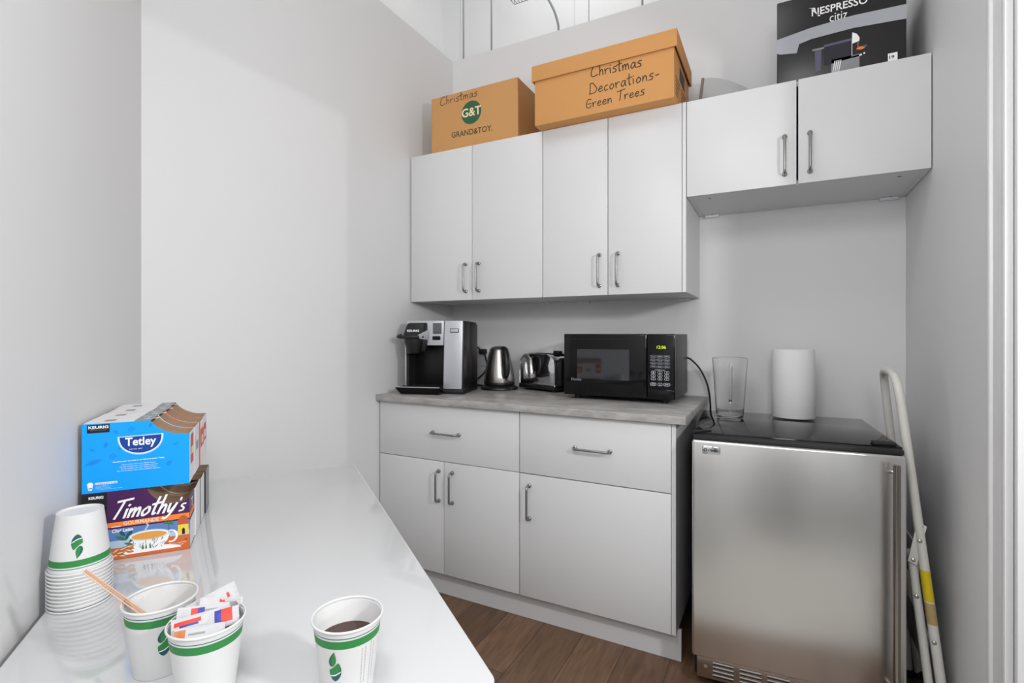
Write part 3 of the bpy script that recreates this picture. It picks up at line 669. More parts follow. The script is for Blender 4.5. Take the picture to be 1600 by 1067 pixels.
def script(b, txt, P0, R, U, m, w=0.05, shear=0.0, gap=0.06):
    """hand-lettered strokes: cap height = |U|, whole word as long as |R|"""
    tot = sum(GLY[c][0]+gap for c in txt)-gap; P0 = Vector(P0); R = Vector(R); U = Vector(U); x = 0
    ww = w
    asp = (R.length/tot)/U.length
    lift = [0]
    def fn(px, py): return P0+R*((px/asp+shear*py/ (1.0) ) / tot*1.0)+U*py+NRM*lift[0]
    NRM = R.cross(U).normalized()*0.00004
    for ch in txt:
        wd_, st = GLY[ch]
        for s_ in st:
            lift[0] += 1
            pts = [((q[0]+x)*asp, q[1]) for q in [tuple(v) for v in catmull([(a, c_, 0) for a, c_ in s_], 5)]] if len(s_) > 2 else [((q[0]+x)*asp, q[1]) for q in s_]
            b.ribbon(pts, ww, m, fn)
        x += wd_+gap

# ------------------------------------------------------------------ boxes on the wall cabinets
def panel_box(b, x0, x1, y0, y1, z0, z1, m, bev=0.003): b.box(x0, x1, y0, y1, z0, z1, m, bev)
t = thing('cardboard_box', 'plain shipping carton with round green logo, left end of the wall cabinets', 'box', (0.108, -0.37, UT), 0)
b = MB(); W_, D_, H_ = 0.506, 0.31, 0.295
b.box(0, W_, 0, 0.004, 0, H_, CARD2, 0.0015, 1); b.box(0, W_, D_-0.004, D_, 0, H_, CARD2, 0.0015, 1); b.box(0, 0.004, 0.003, D_-0.003, 0, H_, CARD2, 0.0015, 1)
b.box(W_-0.004, W_, 0.003, D_-0.003, 0, H_, CARD2, 0.0015, 1); b.box(0.003, W_-0.003, 0.003, D_-0.003, 0, 0.004, CARD2)
b.build('carton', t)
b = MB(); b.box(0.002, W_-0.002, 0.002, D_/2, H_-0.004, H_-0.001, CARD2, 0.001, 1); b.build('top_flap', t)
b = MB(); b.hexa([(0.006, D_/2, H_-0.004), (W_-0.006, D_/2, H_-0.004), (W_-0.006, D_-0.002, H_-0.003), (0.006, D_-0.002, H_-0.003)], [(0.006, D_/2, H_-0.001), (W_-0.006, D_/2, H_-0.001), (W_-0.006, D_-0.002, H_), (0.006, D_-0.002, H_)], CARD2); b.build('top_flap', t)
b = MB(); e = -0.0006
b.disc((0.353-0.108, e, 2.312-UT), 0.058, GTG, 48, (0, -1, 0))
b.text('G&T', (0.297-0.108, e*1.6, 2.293-UT), (0.113, 0, 0), (0, 0, 0.044), CREAM, 0.02)
b.text('GRAND&TOY.', (0.235-0.108, e, 2.204-UT), (0.240, 0, -0.006), (0, 0, 0.029), OLIVE, 0.012)
script(b, 'Christmas', (0.163-0.108, e, 2.383-UT), (0.226, 0, 0.004), (0, 0, 0.042), INKB, 0.085)
b.build('printing', t)

t = thing('storage_box', 'large lidded brown storage box with three lines of handwriting', 'box', (0.745, -0.462, UT), 0)
W_, D_, H_ = 0.606, 0.36, 0.235
b = MB(); b.box(0, W_, 0, D_, 0.0005, H_, CARD, 0.004)
b.hexa([(W_-0.10, -0.0005, 0.0), (W_+0.001, -0.0005, 0.0), (W_+0.001, 0.0, 0.0), (W_-0.10, 0.0, 0.0)], [(W_-0.1, -0.0005, 0.0), (W_+0.001, -0.0005, 0.0), (W_+0.001, 0.0, 0.0), (W_-0.10, 0.0, 0.0)], CARD)
b.build('carton', t)
b = MB(); hz = 0.15
b.hexa([(W_+0.0006, 0.12, hz-0.03), (W_+0.0006, 0.24, hz-0.03), (W_-0.0005, 0.24, hz-0.03), (W_-0.0005, 0.12, hz-0.03)], [(W_+0.0006, 0.12, hz+0.025), (W_+0.0006, 0.24, hz+0.025), (W_-0.0005, 0.24, hz+0.025), (W_-0.0005, 0.12, hz+0.025)], MATTB)
b.build('hand_hole', t)
b = MB()
b.box(-0.011, W_+0.012, -0.009, -0.003, 0.197, 0.266, CARD, 0.002); b.box(-0.011, W_+0.012, D_+0.003, D_+0.009, 0.197, 0.266, CARD, 0.002)
b.box(-0.011, -0.005, -0.004, D_+0.004, 0.197, 0.266, CARD, 0.002); b.box(W_+0.006, W_+0.012, -0.004, D_+0.004, 0.197, 0.266, CARD, 0.002)
b.box(-0.010, W_+0.011, -0.008, D_+0.008, 0.261, 0.267, CARD, 0.002)
b.build('lid', t)
b = MB()
def w_(x, z): return (x-0.745, -0.0006, z-UT)
script(b, 'Christmas', w_(1.008, 2.293), (0.216, 0, -0.006), (0, 0, 0.046), INK, 0.085, gap=0.05)
script(b, 'Decorations-', w_(1.004, 2.222), (0.290, 0, 0.002), (0, 0, 0.046), INK, 0.078, gap=0.07)
script(b, 'Green Trees', w_(0.986, 2.164), (0.250, 0, 0.006), (0, 0, 0.040), INK, 0.085, gap=0.06)
b.build('handwriting', t)
b = MB()
for i, sz in enumerate((0.10, 0.085, 0.07, 0.055, 0.04)):
    z = 0.095-i*0.017
    for y in (0.03, 0.16): b.box(W_+0.0002, W_+0.0007, y, y+sz, z, z+0.006, INKB)
b.build('end_printing', t)

t = thing('appliance_carton', 'glossy black coffee machine carton with clear tape band on the right wall cabinet', 'box', (1.7085, -0.36, UT), 0)
W_, D_, H_ = 0.394, 0.27, 0.320
b = MB(); b.box(0, W_, 0, D_, 0.0003, H_, BLKBOX, 0.004); b.build('carton', t)
b = MB(); e = -0.0006
def n_(x, z, l=1): return (x-1.7085, -0.0005*l, z-UT)
b.text('NESPRESSO', n_(1.822, 2.371), (0.170, 0, -0.001), (0, 0, 0.027), WHITEP, 0.016)
b.poly([n_(1.812, 2.404), n_(1.826, 2.399), n_(1.836, 2.385), n_(1.832, 2.401)], WHITEP)
b.poly([n_(1.836, 2.385), n_(1.843, 2.374), n_(1.850, 2.366), n_(1.842, 2.366)], WHITEP)
b.text('citiz', n_(1.878, 2.334), (0.054, 0, 0), (0, 0, 0.030), WHITEP, -0.002)
b.build('lettering', t); b = MB()
b.poly([n_(1.861, 2.248), n_(1.946, 2.250), n_(1.946, 2.259), n_(1.861, 2.256)], LAVEND)
b.poly([n_(1.861, 2.180), n_(1.944, 2.188), n_(1.944, 2.2495), n_(1.861, 2.2475)], mat('printed_near_black', rgb(46, 44, 52), 0.35, noise=0.05))
b.poly([n_(1.833, 2.165), n_(1.850, 2.165), n_(1.853, 2.243), n_(1.832, 2.243)], LAVEND)
b.poly([n_(1.824, 2.243, 1.2), n_(1.861, 2.243, 1.2), n_(1.861, 2.249, 1.2), n_(1.824, 2.249, 1.2)], GREYPR)
b.poly([n_(1.882, 2.14), n_(1.968, 2.14), n_(1.968, 2.197), n_(1.884, 2.197)], GREYPR)
for i in range(4): b.poly([n_(1.886+i*0.006, 2.145, 1.4), n_(1.888+i*0.006, 2.145, 1.4), n_(1.896+i*0.006, 2.19, 1.4), n_(1.893+i*0.006, 2.19, 1.4)], WHITEP)
b.poly([n_(1.945, 2.238), n_(1.968, 2.243), n_(1.968, 2.256), n_(1.960, 2.270), n_(1.947, 2.279)], WHITEP)
b.poly([n_(1.945, 2.19), n_(1.9465, 2.19), n_(1.9465, 2.24), n_(1.945, 2.24)], WHITEP)
b.poly([n_(1.963, 2.215), n_(1.9645, 2.215), n_(1.9645, 2.24), n_(1.963, 2.24)], ORANGE)
b.disc(n_(1.972, 2.217), 0.013, ORANGE, 24, (0, -1, 0), 0.4); b.disc(n_(1.984, 2.221, 1.2), 0.007, LAVEND, 18, (0, -1, 0), 0.5)
b.poly([n_(1.945, 2.187), n_(1.975, 2.190), n_(1.975, 2.196), n_(1.945, 2.193)], WHITEP)
b.disc(n_(1.982, 2.196), 0.003, WHITEP, 12, (0, -1, 0))
b.build('printed_picture', t); b = MB()
b.poly([n_(2.050, 2.138), n_(2.077, 2.138), n_(2.077, 2.176), n_(2.050, 2.176)], WHITEP)
b.text('19', n_(2.054, 2.156, 2), (0.014, 0, 0), (0, 0, 0.012), LBLACK, 0.02)
b.build('price_sticker', t)
b = MB()
b.poly([n_(1.7085, 2.264, 3.2), n_(1.745, 2.272, 3.2), n_(1.82, 2.288, 3.2), n_(1.95, 2.293, 3.2), n_(2.1025, 2.283, 3.2), n_(2.1025, 2.333, 3.2), n_(1.95, 2.338, 3.2), n_(1.82, 2.330, 3.2), n_(1.7085, 2.314, 3.2)], TAPE)
b.poly([n_(1.7085, 2.262, 4), n_(1.72, 2.256, 4), n_(1.774, 2.248, 4), n_(1.782, 2.280, 4), n_(1.745, 2.290, 4), n_(1.7085, 2.312, 4)], TAPE)
b.build('packing_tape', t)

b = MB()
arc = [(1.384, UT+0.0), (1.409, 2.354), (1.440, 2.352), (1.480, 2.340), (1.53, 2.315), (1.58, 2.282), (1.63, 2.238), (1.66, 2.20), (1.70, UT+0.0)]
t = thing('curved_sheet', 'grey curved sheet with taupe edge leaning behind the lidded box', 'sheet', (0, -0.10, 0))
b.prism(arc, 'y', 0, 0.006, SHEET, 0.001, 1); b.build('panel', t)
b = MB(); b.prism([(1.381, UT+0.0), (1.395, UT+0.0), (1.4185, 2.356), (1.4065, 2.356)], 'y', -0.004, 0.010, SHEETE, 0.001, 1); b.build('edge_strip', t)

# ------------------------------------------------------------------ table
TZ = 0.735
TL, TW = 1.275, 0.622
T0 = Vector((0.362, -1.167, 0))                      # far corner on the open side
tb = thing('side_table', 'glossy white rectangular table set against the slanted wall', 'table', (T0.x, T0.y, 0), math.atan2(-0.6, 0.8))
# local x runs along the wall toward the viewer, local y runs into the room (table spans -TW..0)
b = MB(); rr = 0.022
cor = []
for (cx, cy, a0) in ((TL-rr, -rr, PI/2), (rr*0.3, -rr*0.3, PI/2), (0, 0, 0), (0, 0, 0)): pass
def rcorner(cx, cy, r, a0, n=6): return [(cx+r*math.cos(a0+PI/2*i/n), cy+r*math.sin(a0+PI/2*i/n)) for i in range(n+1)]
out = rcorner(TL-rr, -rr, rr, 0)+rcorner(0.006, -0.006, 0.006, PI/2)+rcorner(0.006, -TW+0.006, 0.006, PI)+rcorner(TL-0.006, -TW+0.006, 0.006, -PI/2)
b.prism(out, 'z', TZ-0.030, TZ, TABLE, 0.003, 3); b.build('table_top', tb)
b = MB()
b.box(0.06, TL-0.06, -0.075, -0.055, TZ-0.09, TZ-0.0305, TABLE); b.box(0.06, TL-0.06, -TW+0.055, -TW+0.075, TZ-0.09, TZ-0.0305, TABLE)
b.box(0.06, 0.08, -TW+0.076, -0.076, TZ-0.09, TZ-0.0305, TABLE); b.box(TL-0.08, TL-0.06, -TW+0.076, -0.076, TZ-0.09, TZ-0.0305, TABLE); b.build('apron', tb)
for x in (0.05, TL-0.10):
    for y in (-0.095, -TW+0.045):
        b = MB(); b.box(x, x+0.05, y, y+0.05, 0, TZ-0.0305, TABLE, 0.003); b.build('leg', tb)

# ------------------------------------------------------------------ paper cups
CH, RB, RT = 0.098, 0.0325, 0.0438
def rad(z): return RB+(RT-RB)*z/CH
def cup_mesh(name, logo, parent=None):
    b = MB(); zs = [(0.0, PAPER), (0.074, PAPER), (0.0845, GREEN), (0.0868, PAPER), (0.0880, TEAL), (CH-0.004, PAPER)]
    prof = [(0.0, 0.0035), (RB-0.0012, 0.0035), (RB-0.0012, 0.0)]; ms = [PAPER, PAPER, PAPER]
    prof.append((rad(0), 0.0))
    for i in range(1, len(zs)):
        a = zs[i-1][0]; n = 4 if i == 1 else 1
        for q in range(1, n+1):
            z = a+(zs[i][0]-a)*q/n; prof.append((rad(z), z)); ms.append(zs[i][1])
    zi = CH-0.004
    prof += [(rad(zi)-0.0004, zi), (rad(0.05)-0.0004, 0.05), (rad(0.0045)-0.0004, 0.0045), (0.0, 0.0045)]; ms += [PAPER]*4
    b.lathe(prof, PAPER, 72, ms=ms)
    if logo is not None:
        def fn(x, z): 
            r = rad(z)+0.00025; a = logo+x/r; return (r*math.cos(a), r*math.sin(a), z)
        def leaf(poly, m, lift=0.0, nrow=16):
            ys = [p[1] for p in poly]; y0, y1 = min(ys), max(ys); V = []
            for i in range(nrow+1):
                y = y0+(y1-y0)*(0.002+0.996*i/nrow); xs = []
                for j in range(len(poly)):
                    p, q = poly[j], poly[(j+1) % len(poly)]
                    if (p[1]-y)*(q[1]-y) <= 0 and abs(p[1]-q[1]) > 1e-9: xs.append(p[0]+(q[0]-p[0])*(y-p[1])/(q[1]-p[1]))
                xa, xb = min(xs), max(xs)
                for c_ in range(5):
                    x = xa+(xb-xa)*c_/4; p = Vector(fn(x*1.2/1000, 0.0500+y*1.12/1000)); d = Vector((p.x, p.y, 0)).normalized(); V.append(p+d*lift)
            b.add(V, [[i*5+c_, i*5+c_+1, (i+1)*5+c_+1, (i+1)*5+c_] for i in range(nrow) for c_ in range(4)], m)
        def sm(p): 
            q = catmull([(x, y, 0) for x, y in p+p[:1]], 4); return [(v.x, v.y) for v in q]
        leaf(sm([(0.5, 19), (-4, 13), (-6.2, 7), (-5, 2), (-2, 1.0), (1.2, 5), (2.0, 10), (1.2, 15)]), TEAL)
        leaf(sm([(0.5, 19), (-2.4, 12), (-3.6, 6), (-3, 2), (-2, 1.2), (1.2, 5), (2.0, 10), (1.2, 15)]), GREEN, 0.00012)
        leaf(sm([(-6.0, -3), (-1, 0.5), (4, 5.5), (6.4, 1), (7.0, -5), (5.4, -11), (1.5, -16), (-2, -15.5), (-5.2, -10)]), TEAL)
        leaf(sm([(-6.0, -3), (-1, 0.5), (4, 5.5), (5.8, 1), (6.0, -3), (2.5, -6.5), (-3, -8.5), (-5.4, -8)]), GREEN, 0.00012)
        leaf(sm([(-5.2, -9.2), (0, -8.4), (6.3, -4.6), (6.5, -5.4), (0.6, -9.6), (-4.6, -10.4)]), WHITEP, 0.00024)
    return b
def cup(logo, label, loc, rz=0, up=True, prints=False, group=None):
    t = thing('paper_cup', label, 'paper cup', loc, rz, group)
    b = cup_mesh('cup', logo)
    if prints:
        for c_ in range(4):
            a0 = prints+0.12*c_+(0.10 if c_ > 1 else 0); z = 0.012+0.01*(c_ % 2)
            while z < 0.070:
                L_ = random.uniform(0.002, 0.005); r = rad(z)+0.0003; r2 = rad(z+L_)+0.0003; w = 0.011
                b.poly([(r*math.cos(a0), r*math.sin(a0), z), (r*math.cos(a0+w), r*math.sin(a0+w), z), (r2*math.cos(a0+w), r2*math.sin(a0+w), z+L_), (r2*math.cos(a0), r2*math.sin(a0), z+L_)], INKG); z += L_+0.0008
    b.build('wall', t, recalc=False)
    b = MB(); r0 = RT+0.0009
    b.lathe([(r0+0.0012*math.cos(a), CH-0.0018+0.0018*math.sin(a)) for a in [2*PI*i/12 for i in range(13)]], PAPER, 72); b.build('rolled_rim', t)
    return t
def az(p, off=0.0): return math.atan2(-2.5274-p[1], 1.712-p[0])+off
ORD = ['lowest', 'second', 'third', 'fourth', 'fifth', 'sixth', 'seventh', 'eighth', 'ninth', 'tenth', 'eleventh', 'twelfth']
SP = (0.626, -2.088); NST = 11; DZ = 0.0062
GS = 'upside-down stacked paper cups'
proto = None
for i in range(NST):
    z = TZ+0.0005+i*DZ+CH
    if i == NST-1:
        c = cup(-az(SP, -0.10), 'topmost upside-down paper cup of the stack, showing its leaf logo and green band', (SP[0], SP[1], z), 0, group=GS)
    elif proto is None:
        c = proto = cup(None, 'lowest upside-down paper cup of the stack, its rim on the table', (SP[0], SP[1], z), 0, group=GS)
    else:
        c = copy_tree(proto); c.location = (SP[0], SP[1], z)
        c['label'] = ('upside-down paper cup directly under the topmost cup of the stack' if i == NST-2 else
                      'upside-down white paper cup, %s from the bottom of the stack' % ORD[i])
    c.rotation_euler = (PI, 0, 0)
C2 = (0.9385, -2.121); C3 = (1.0515, -2.1245); C4 = (1.205, -2.030)
cup(az(C2, 0.10), 'upright empty paper cup holding wooden stir sticks', (*C2, TZ+0.0005), group='upright paper cups')
cup(None, 'upright paper cup stuffed with sugar sachets', (*C3, TZ+0.0005), group='upright paper cups')
cup(az(C4, -0.42), 'upright paper cup of black coffee standing apart near the table edge', (*C4, TZ+0.0005), prints=az(C4, 0.45), group='upright paper cups')
b = MB(); b.lathe([(0, 0.0001), (0.030, 0.0001), (rad(0.066)-0.0008, 0.0), (rad(0.062)-0.0008, -0.004), (0, -0.004)], COFFEE, 56)
tag(b.build('black_coffee', loc=(*C4, TZ+0.066)), 'dark brown coffee filling the single cup near the table edge', 'coffee')
# stir sticks
hd_ = Vector((-0.975, -0.222, 0))
def stick(label, A, B, m, tw):
    A = Vector(A); B = Vector(B); d = (B-A); L_ = d.length; d.normalize()
    side = d.cross(Vector((0, 0, 1))).normalized(); n = side.cross(d); side = (side*math.cos(tw)+n*math.sin(tw)); n = side.cross(d)
    b = MB(); w, th = 0.0036, 0.0008; pts = []
    for i in range(7): a = PI/2+PI*i/6; pts.append((w*math.cos(a), w*math.sin(a)))
    for i in range(7): a = -PI/2+PI*i/6; pts.append((L_+w*math.cos(a), w*math.sin(a)))
    M = Matrix((( d.x, side.x, n.x, A.x), (d.y, side.y, n.y, A.y), (d.z, side.z, n.z, A.z), (0, 0, 0, 1)))
    b2 = MB(); b2.prism(pts, 'z', -th, th, m, 0.0003, 1); b.add([M @ Vector(v) for v in b2.v], b2.f, m)
    tag(b.build('stir_stick'), label, 'stir stick', 'wooden stir sticks')
for j, (lab, da, m_) in enumerate((('wooden stir stick in the cup, the outer one nearest the viewer', (0.0035, -0.0042, -0.0004), WOODST),
                                   ('wooden stir stick in the cup, the middle one of the bundle', (0.0, 0.0, 0.001), WOODST2),
                                   ('wooden stir stick in the cup, the inner one nearest the stack', (-0.0035, 0.0042, 0.0016), WOODST))):
    o = Vector(da)
    stick(lab, Vector((0.8800, -2.1840, 0.8800))+o*0.6, Vector((0.9545, -2.1010, 0.7620))+o*0.8, m_, 0.5)
# sachets
Rv, Tv, Zv = Vector((0.52, 0.855, 0)), Vector((0.855, -0.52, 0)), Vector((0, 0, 1))
def sachet(label, c, axis, nrm, L_=0.066, w=0.024, bands=((0.0, 0.3, REDP), ), seed=0):
    c = Vector((*C3, TZ+CH))+Rv*c[0]+Tv*c[1]+Zv*c[2]
    a = (Rv*axis[0]+Tv*axis[1]+Zv*axis[2]).normalized(); n = (Rv*nrm[0]+Tv*nrm[1]+Zv*nrm[2]); n = (n-a*n.dot(a)).normalized(); s_ = n.cross(a)
    b = MB(); nx, ny = 18, 8; rnd = random.Random(seed); V = []
    wr = [[rnd.uniform(-0.0004, 0.0004) for _ in range(ny+1)] for _ in range(nx+1)]
    for sg in (1, -1):
        for i in range(nx+1):
            for j in range(ny+1):
                u, v = i/nx, j/ny; puff = 0.0032*max(0, math.sin(PI*min(1, max(0, (u-0.08)/0.84))))**0.5*max(0, math.sin(PI*v))**0.6
                V.append(c+a*((u-0.5)*L_)+s_*((v-0.5)*w)+n*(sg*puff+wr[i][j]))
    N = (nx+1)*(ny+1)
    for sg in (0, 1):
        for i in range(nx):
            for j in range(ny):
                u, v = (i+0.5)/nx, (j+0.5)/ny; m_ = SACH
                for (u0, u1, v0, v1, mm) in bands:
                    if u0 <= u <= u1 and v0 <= v <= v1: m_ = mm
                o = sg*N; q = [o+i*(ny+1)+j, o+(i+1)*(ny+1)+j, o+(i+1)*(ny+1)+j+1, o+i*(ny+1)+j+1]
                b.f.append(q if sg == 0 else q[::-1]); b.m.append(b.mi(m_))
    b.v = [tuple(v) for v in V]
    tag(b.build('sugar_sachet', recalc=False, weld=False), label, 'sachet', 'sugar sachets in the paper cup')
sachet('sugar sachet standing highest at the back of the sachet cup', (0.008, -0.024, 0.008), (0.93, 0.0, 0.33), (0.0, 0.9, 0.42), 0.060, 0.026, ((0.30, 0.62, 0.0, 0.22, REDP), (0.80, 0.86, 0.35, 0.6, REDP)), 1)
sachet('sugar sachet with red and blue band across the middle of the sachet cup', (0.001, -0.011, 0.001), (0.98, 0.05, -0.10), (0.0, 0.85, 0.5), 0.070, 0.022, ((0.20, 0.34, 0.35, 0.92, REDP), (0.34, 0.46, 0.35, 0.92, BLUP), (0.46, 0.64, 0.4, 0.75, GREYPR), (0.64, 0.80, 0.35, 0.6, REDP)), 2)
sachet('sugar sachet with a thin red and blue stripe lying left in the sachet cup', (-0.012, 0.001, -0.001), (0.98, 0.05, 0.06), (0.0, 0.8, 0.6), 0.054, 0.020, ((0.05, 0.62, 0.55, 0.72, REDP), (0.15, 0.55, 0.42, 0.55, BLUP)), 3)
sachet('sugar sachet with red corner block lying right in the sachet cup', (0.014, 0.006, -0.002), (0.95, 0.1, 0.10), (0.05, 0.8, 0.6), 0.046, 0.022, ((0.40, 0.56, 0.3, 0.95, BLUP), (0.56, 0.86, 0.3, 0.95, REDP)), 4)
sachet('sugar sachet with a brown-printed end nearest the viewer in the sachet cup', (-0.008, 0.017, -0.010), (0.97, 0.1, -0.06), (0.0, 0.8, 0.6), 0.056, 0.021, ((0.3, 0.62, 0.45, 0.65, GREYPR), (0.02, 0.2, 0.1, 0.9, NUT)), 5)
sachet('sugar sachet on edge at the right inside wall of the sachet cup', (0.030, -0.016, -0.002), (0.30, 0.70, 0.25), (0.9, -0.2, 0.3), 0.040, 0.020, ((0.4, 0.6, 0.1, 0.4, REDP), ), 6)
sachet('sugar sachet with red edge tilted behind the banded one in the sachet cup', (0.016, -0.018, 0.002), (0.9, -0.05, -0.22), (0.1, 0.9, 0.45), 0.052, 0.024, ((0.45, 0.8, 0.7, 1.0, REDP), ), 7)

# ------------------------------------------------------------------ pod cartons against the slanted wall
PW, PH, PD = 0.186, 0.142, 0.080
P_R = Vector((0.572, -1.87, 0))                         # lower right front corner of the front lower carton
def cut_curve(kind):                                    # from the top edge to the right edge (x, z)
    if kind == 'a': return [(0.62*PW, PH), (0.66*PW, 0.925*PH), (0.72*PW, 0.86*PH), (0.79*PW, 0.81*PH), (0.88*PW, 0.775*PH), (PW, 0.765*PH)]
    return [(0.58*PW, PH), (0.62*PW, 0.90*PH), (0.69*PW, 0.80*PH), (0.77*PW, 0.735*PH), (0.87*PW, 0.72*PH), (0.955*PW, 0.745*PH), (PW, 0.79*PH)]
def pod_carton(label, depth_index, level, kind, front, side, top1, top2, art=None, dx=0.0, low=1.0):
    base = P_R-E2*(PD*depth_index)-N2*(PW-dx)
    # local x: from wall into room (N2); local y: away from viewer (-E2)
    t = thing('pod_carton', label, 'carton', (base.x, base.y, TZ+0.0006+level*(PH+0.0008)), math.atan2(0.8, 0.6), 'opened pod cartons against the slanted wall')
    D = PD-0.0012; cc = [(x, z) for x, z in cut_curve(kind)]; cc = [(v.x, v.y) for v in catmull([(x, z, 0) for x, z in cc], 4)]
    prof = [(0, 0), (PW, 0)]+cc[::-1]+[(0, PH)]
    b = MB(); th = 0.0007
    b.prism(prof, 'y', 0, th, front); b.prism(prof, 'y', D-th, D, front)
    b.box(0, th, th, D-th, 0, PH, side); b.box(0, PW, th, D-th, 0, th, side)
    zr = cc[-1][1]; b.box(PW-th, PW, th, D-th, 0, zr, side)
    xt = cc[0][0]; b.box(0, 0.46*PW, th, D-th, PH-th, PH, top1); b.box(0.46*PW, xt, th, D-th, PH-th, PH, top2)
    if level == 1:
        b.poly([(0.16*PW, 0.3*D, PH+0.0002), (0.26*PW, 0.3*D, PH+0.0002), (0.26*PW, 0.62*D, PH+0.0002), (0.16*PW, 0.62*D, PH+0.0002)], GREYPR)
        b.text('24', (0.52*PW, 0.30*D, PH+0.0003), (0.03, 0, 0), (0, 0.014, 0), WHITEP, 0.02); b.poly([(0.50*PW, 0.7*D, PH+0.0003), (0.58*PW, 0.7*D, PH+0.0003), (0.58*PW, 0.76*D, PH+0.0003), (0.50*PW, 0.76*D, PH+0.0003)], WHITEP)
    b.build('carton', t, smooth=False)
    b = MB(); g = 0.0009
    ins = [(x-(g if x > PW*0.99 else 0), z) for x, z in prof]; ins = [(max(g, min(PW-g, x)), max(g, z-0.0004)) for x, z in ins]
    b.prism(ins, 'y', th+0.0002, th+0.0006, CARDIN); b.prism(ins, 'y', D-th-0.0006, D-th-0.0002, CARDIN)
    b.box(PW-th-0.0008, PW-th-0.0002, 0.001, D-0.001, 0.001, zr-0.0004, CARDIN); b.box(th+0.0002, th+0.0007, 0.001, D-0.001, 0.001, PH-0.001, CARDIN)
    # the inner liner that curves across the opening
    V = []; n = len(cc)
    for (x, z) in cc: V += [(x-0.001, 0.0016, z-0.006), (x-0.001, D-0.0016, z-0.006)]
    b.add(V, [[2*i, 2*i+1, 2*i+3, 2*i+2] for i in range(n-1)], CARDIN)
    b.build('inner_liner', t, smooth=False)
    if art:
        b = MB(); art(b); b.build('printing', t, smooth=False, recalc=False)
    return t
def FA(u, v, l=1): return (u*PW, -0.00016*l, v*PH)
def fpoly(b, pts, m, l=1): b.poly([FA(u, v, l) for u, v in pts], m)
def ftext(b, s, u0, u1, v0, v1, m, l=3, bold=0.0, dv=0.0, shear=0): b.text(s, FA(u0, v0, l), ((u1-u0)*PW, 0, dv*PH), (0, 0, (v1-v0)*PH), m, bold, shear)
def ell(cx, cy, rx, ry, a0=0, a1=2*PI, n=28): return [(cx+rx*math.cos(a0+(a1-a0)*i/n), cy+ry*math.sin(a0+(a1-a0)*i/n)) for i in range(n+1)]
def leafp(cx, cy, L_, w, ang, n=8):
    p = []
    for i in range(n+1): p.append((L_*(i/n-0.5), w*math.sin(PI*i/n)))
    for i in range(1, n): p.append((L_*(0.5-i/n), -w*math.sin(PI*i/n)))
    c, s_ = math.cos(ang), math.sin(ang); return [(cx+(x*c-y*s_), cy+(x*s_+y*c)*PW/PH) for x, y in p]
def art_tea(b):
    fpoly(b, [(0.045, 0.865), (0.245, 0.865), (0.245, 0.985), (0.045, 0.985)], LBLACK)
    ftext(b, 'KEURIG', 0.057, 0.235, 0.925, 0.968, WHITEP, 2, 0.03)
    ftext(b, 'BREWED POSSIBILITIES', 0.075, 0.215, 0.900, 0.912, INKG, 2)
    for (cx, cy, L_, w, an) in ((0.10, 0.44, 0.17, 0.025, 0.35), (0.21, 0.68, 0.07, 0.02, 1.4), (0.62, 0.93, 0.06, 0.016, 1.1), (0.80, 0.34, 0.08, 0.022, 0.8), (0.86, 0.62, 0.08, 0.012, 0.3), (0.30, 0.86, 0.06, 0.018, -0.6), (0.34, 0.62, 0.05, 0.012, 0.2), (0.09, 0.62, 0.06, 0.012, -0.4)): fpoly(b, leafp(cx, cy, L_, w, an), BLUED)
    for (cx, cy, r) in ((0.27, 0.50, 0.035), (0.44, 0.88, 0.035)):
        sp = [(cx+r*(1-i/22)*math.cos(i*0.45), cy+r*(1-i/22)*math.sin(i*0.45)*PW/PH) for i in range(20)]
        b.ribbon(sp, 0.012, BLUED, lambda x, y: FA(x, y, 1.2))
    bowl = [(0.335, 0.775), (0.54, 0.775), (0.725, 0.785)]+[(0.53+0.195*math.cos(a), 0.775+0.255*math.sin(a)*(1 if True else 1)) for a in [-PI*i/16 for i in range(1, 16)]]
    bowl = [(0.333, 0.775), (0.727, 0.785)]+[(0.53+0.197*math.cos(a), 0.78-0.25*abs(math.sin(a))**0.85) for a in [PI*i/18 for i in range(1, 18)]]
    big = [(0.53+(x-0.53)*1.10, 0.70+(y-0.70)*1.16) for x, y in bowl]; fpoly(b, big, BLUEG, 2)
    mid = [(0.53+(x-0.53)*1.045, 0.70+(y-0.70)*1.07) for x, y in bowl]; fpoly(b, mid, WHITEP, 2.6); fpoly(b, bowl, NAVY, 3.2)
    ftext(b, 'Tetley', 0.385, 0.675, 0.605, 0.765, WHITEP, 4, 0.022)
    ftext(b, 'DEPUIS 1837', 0.425, 0.545, 0.585, 0.600, WHITEP, 4)
    ftext(b, 'Excellent pour un mélange de thé et de plaisir Tetley', 0.275, 0.755, 0.408, 0.432, WHITEP, 3, 0.02, 0.01)
    for i, (a, c_) in enumerate(((0.355, 0.67), (0.335, 0.69), (0.35, 0.68), (0.31, 0.715))): ftext(b, 'thé noir à infuser dans votre cafetière dosettes', a, c_, 0.368-i*0.030, 0.383-i*0.030, WHITEP, 3, 0.0)
    fpoly(b, [(0.045, 0.13), (0.058, 0.155), (0.088, 0.155), (0.10, 0.13), (0.088, 0.04), (0.058, 0.04)], WHITEP); ftext(b, '24', 0.058, 0.087, 0.055, 0.085, LBLACK, 2, 0.02)
    fpoly(b, [(0.115, 0.115), (0.315, 0.115), (0.315, 0.145), (0.115, 0.145)], WHITEP); ftext(b, 'FACILE À RECYCLER', 0.12, 0.31, 0.120, 0.140, NAVY, 2, 0.02)
    for i, c_ in enumerate((0.24, 0.26, 0.25, 0.36)): ftext(b, 'recyclez la dosette vide', 0.118, c_, 0.092-i*0.018, 0.102-i*0.018, WHITEP, 2)
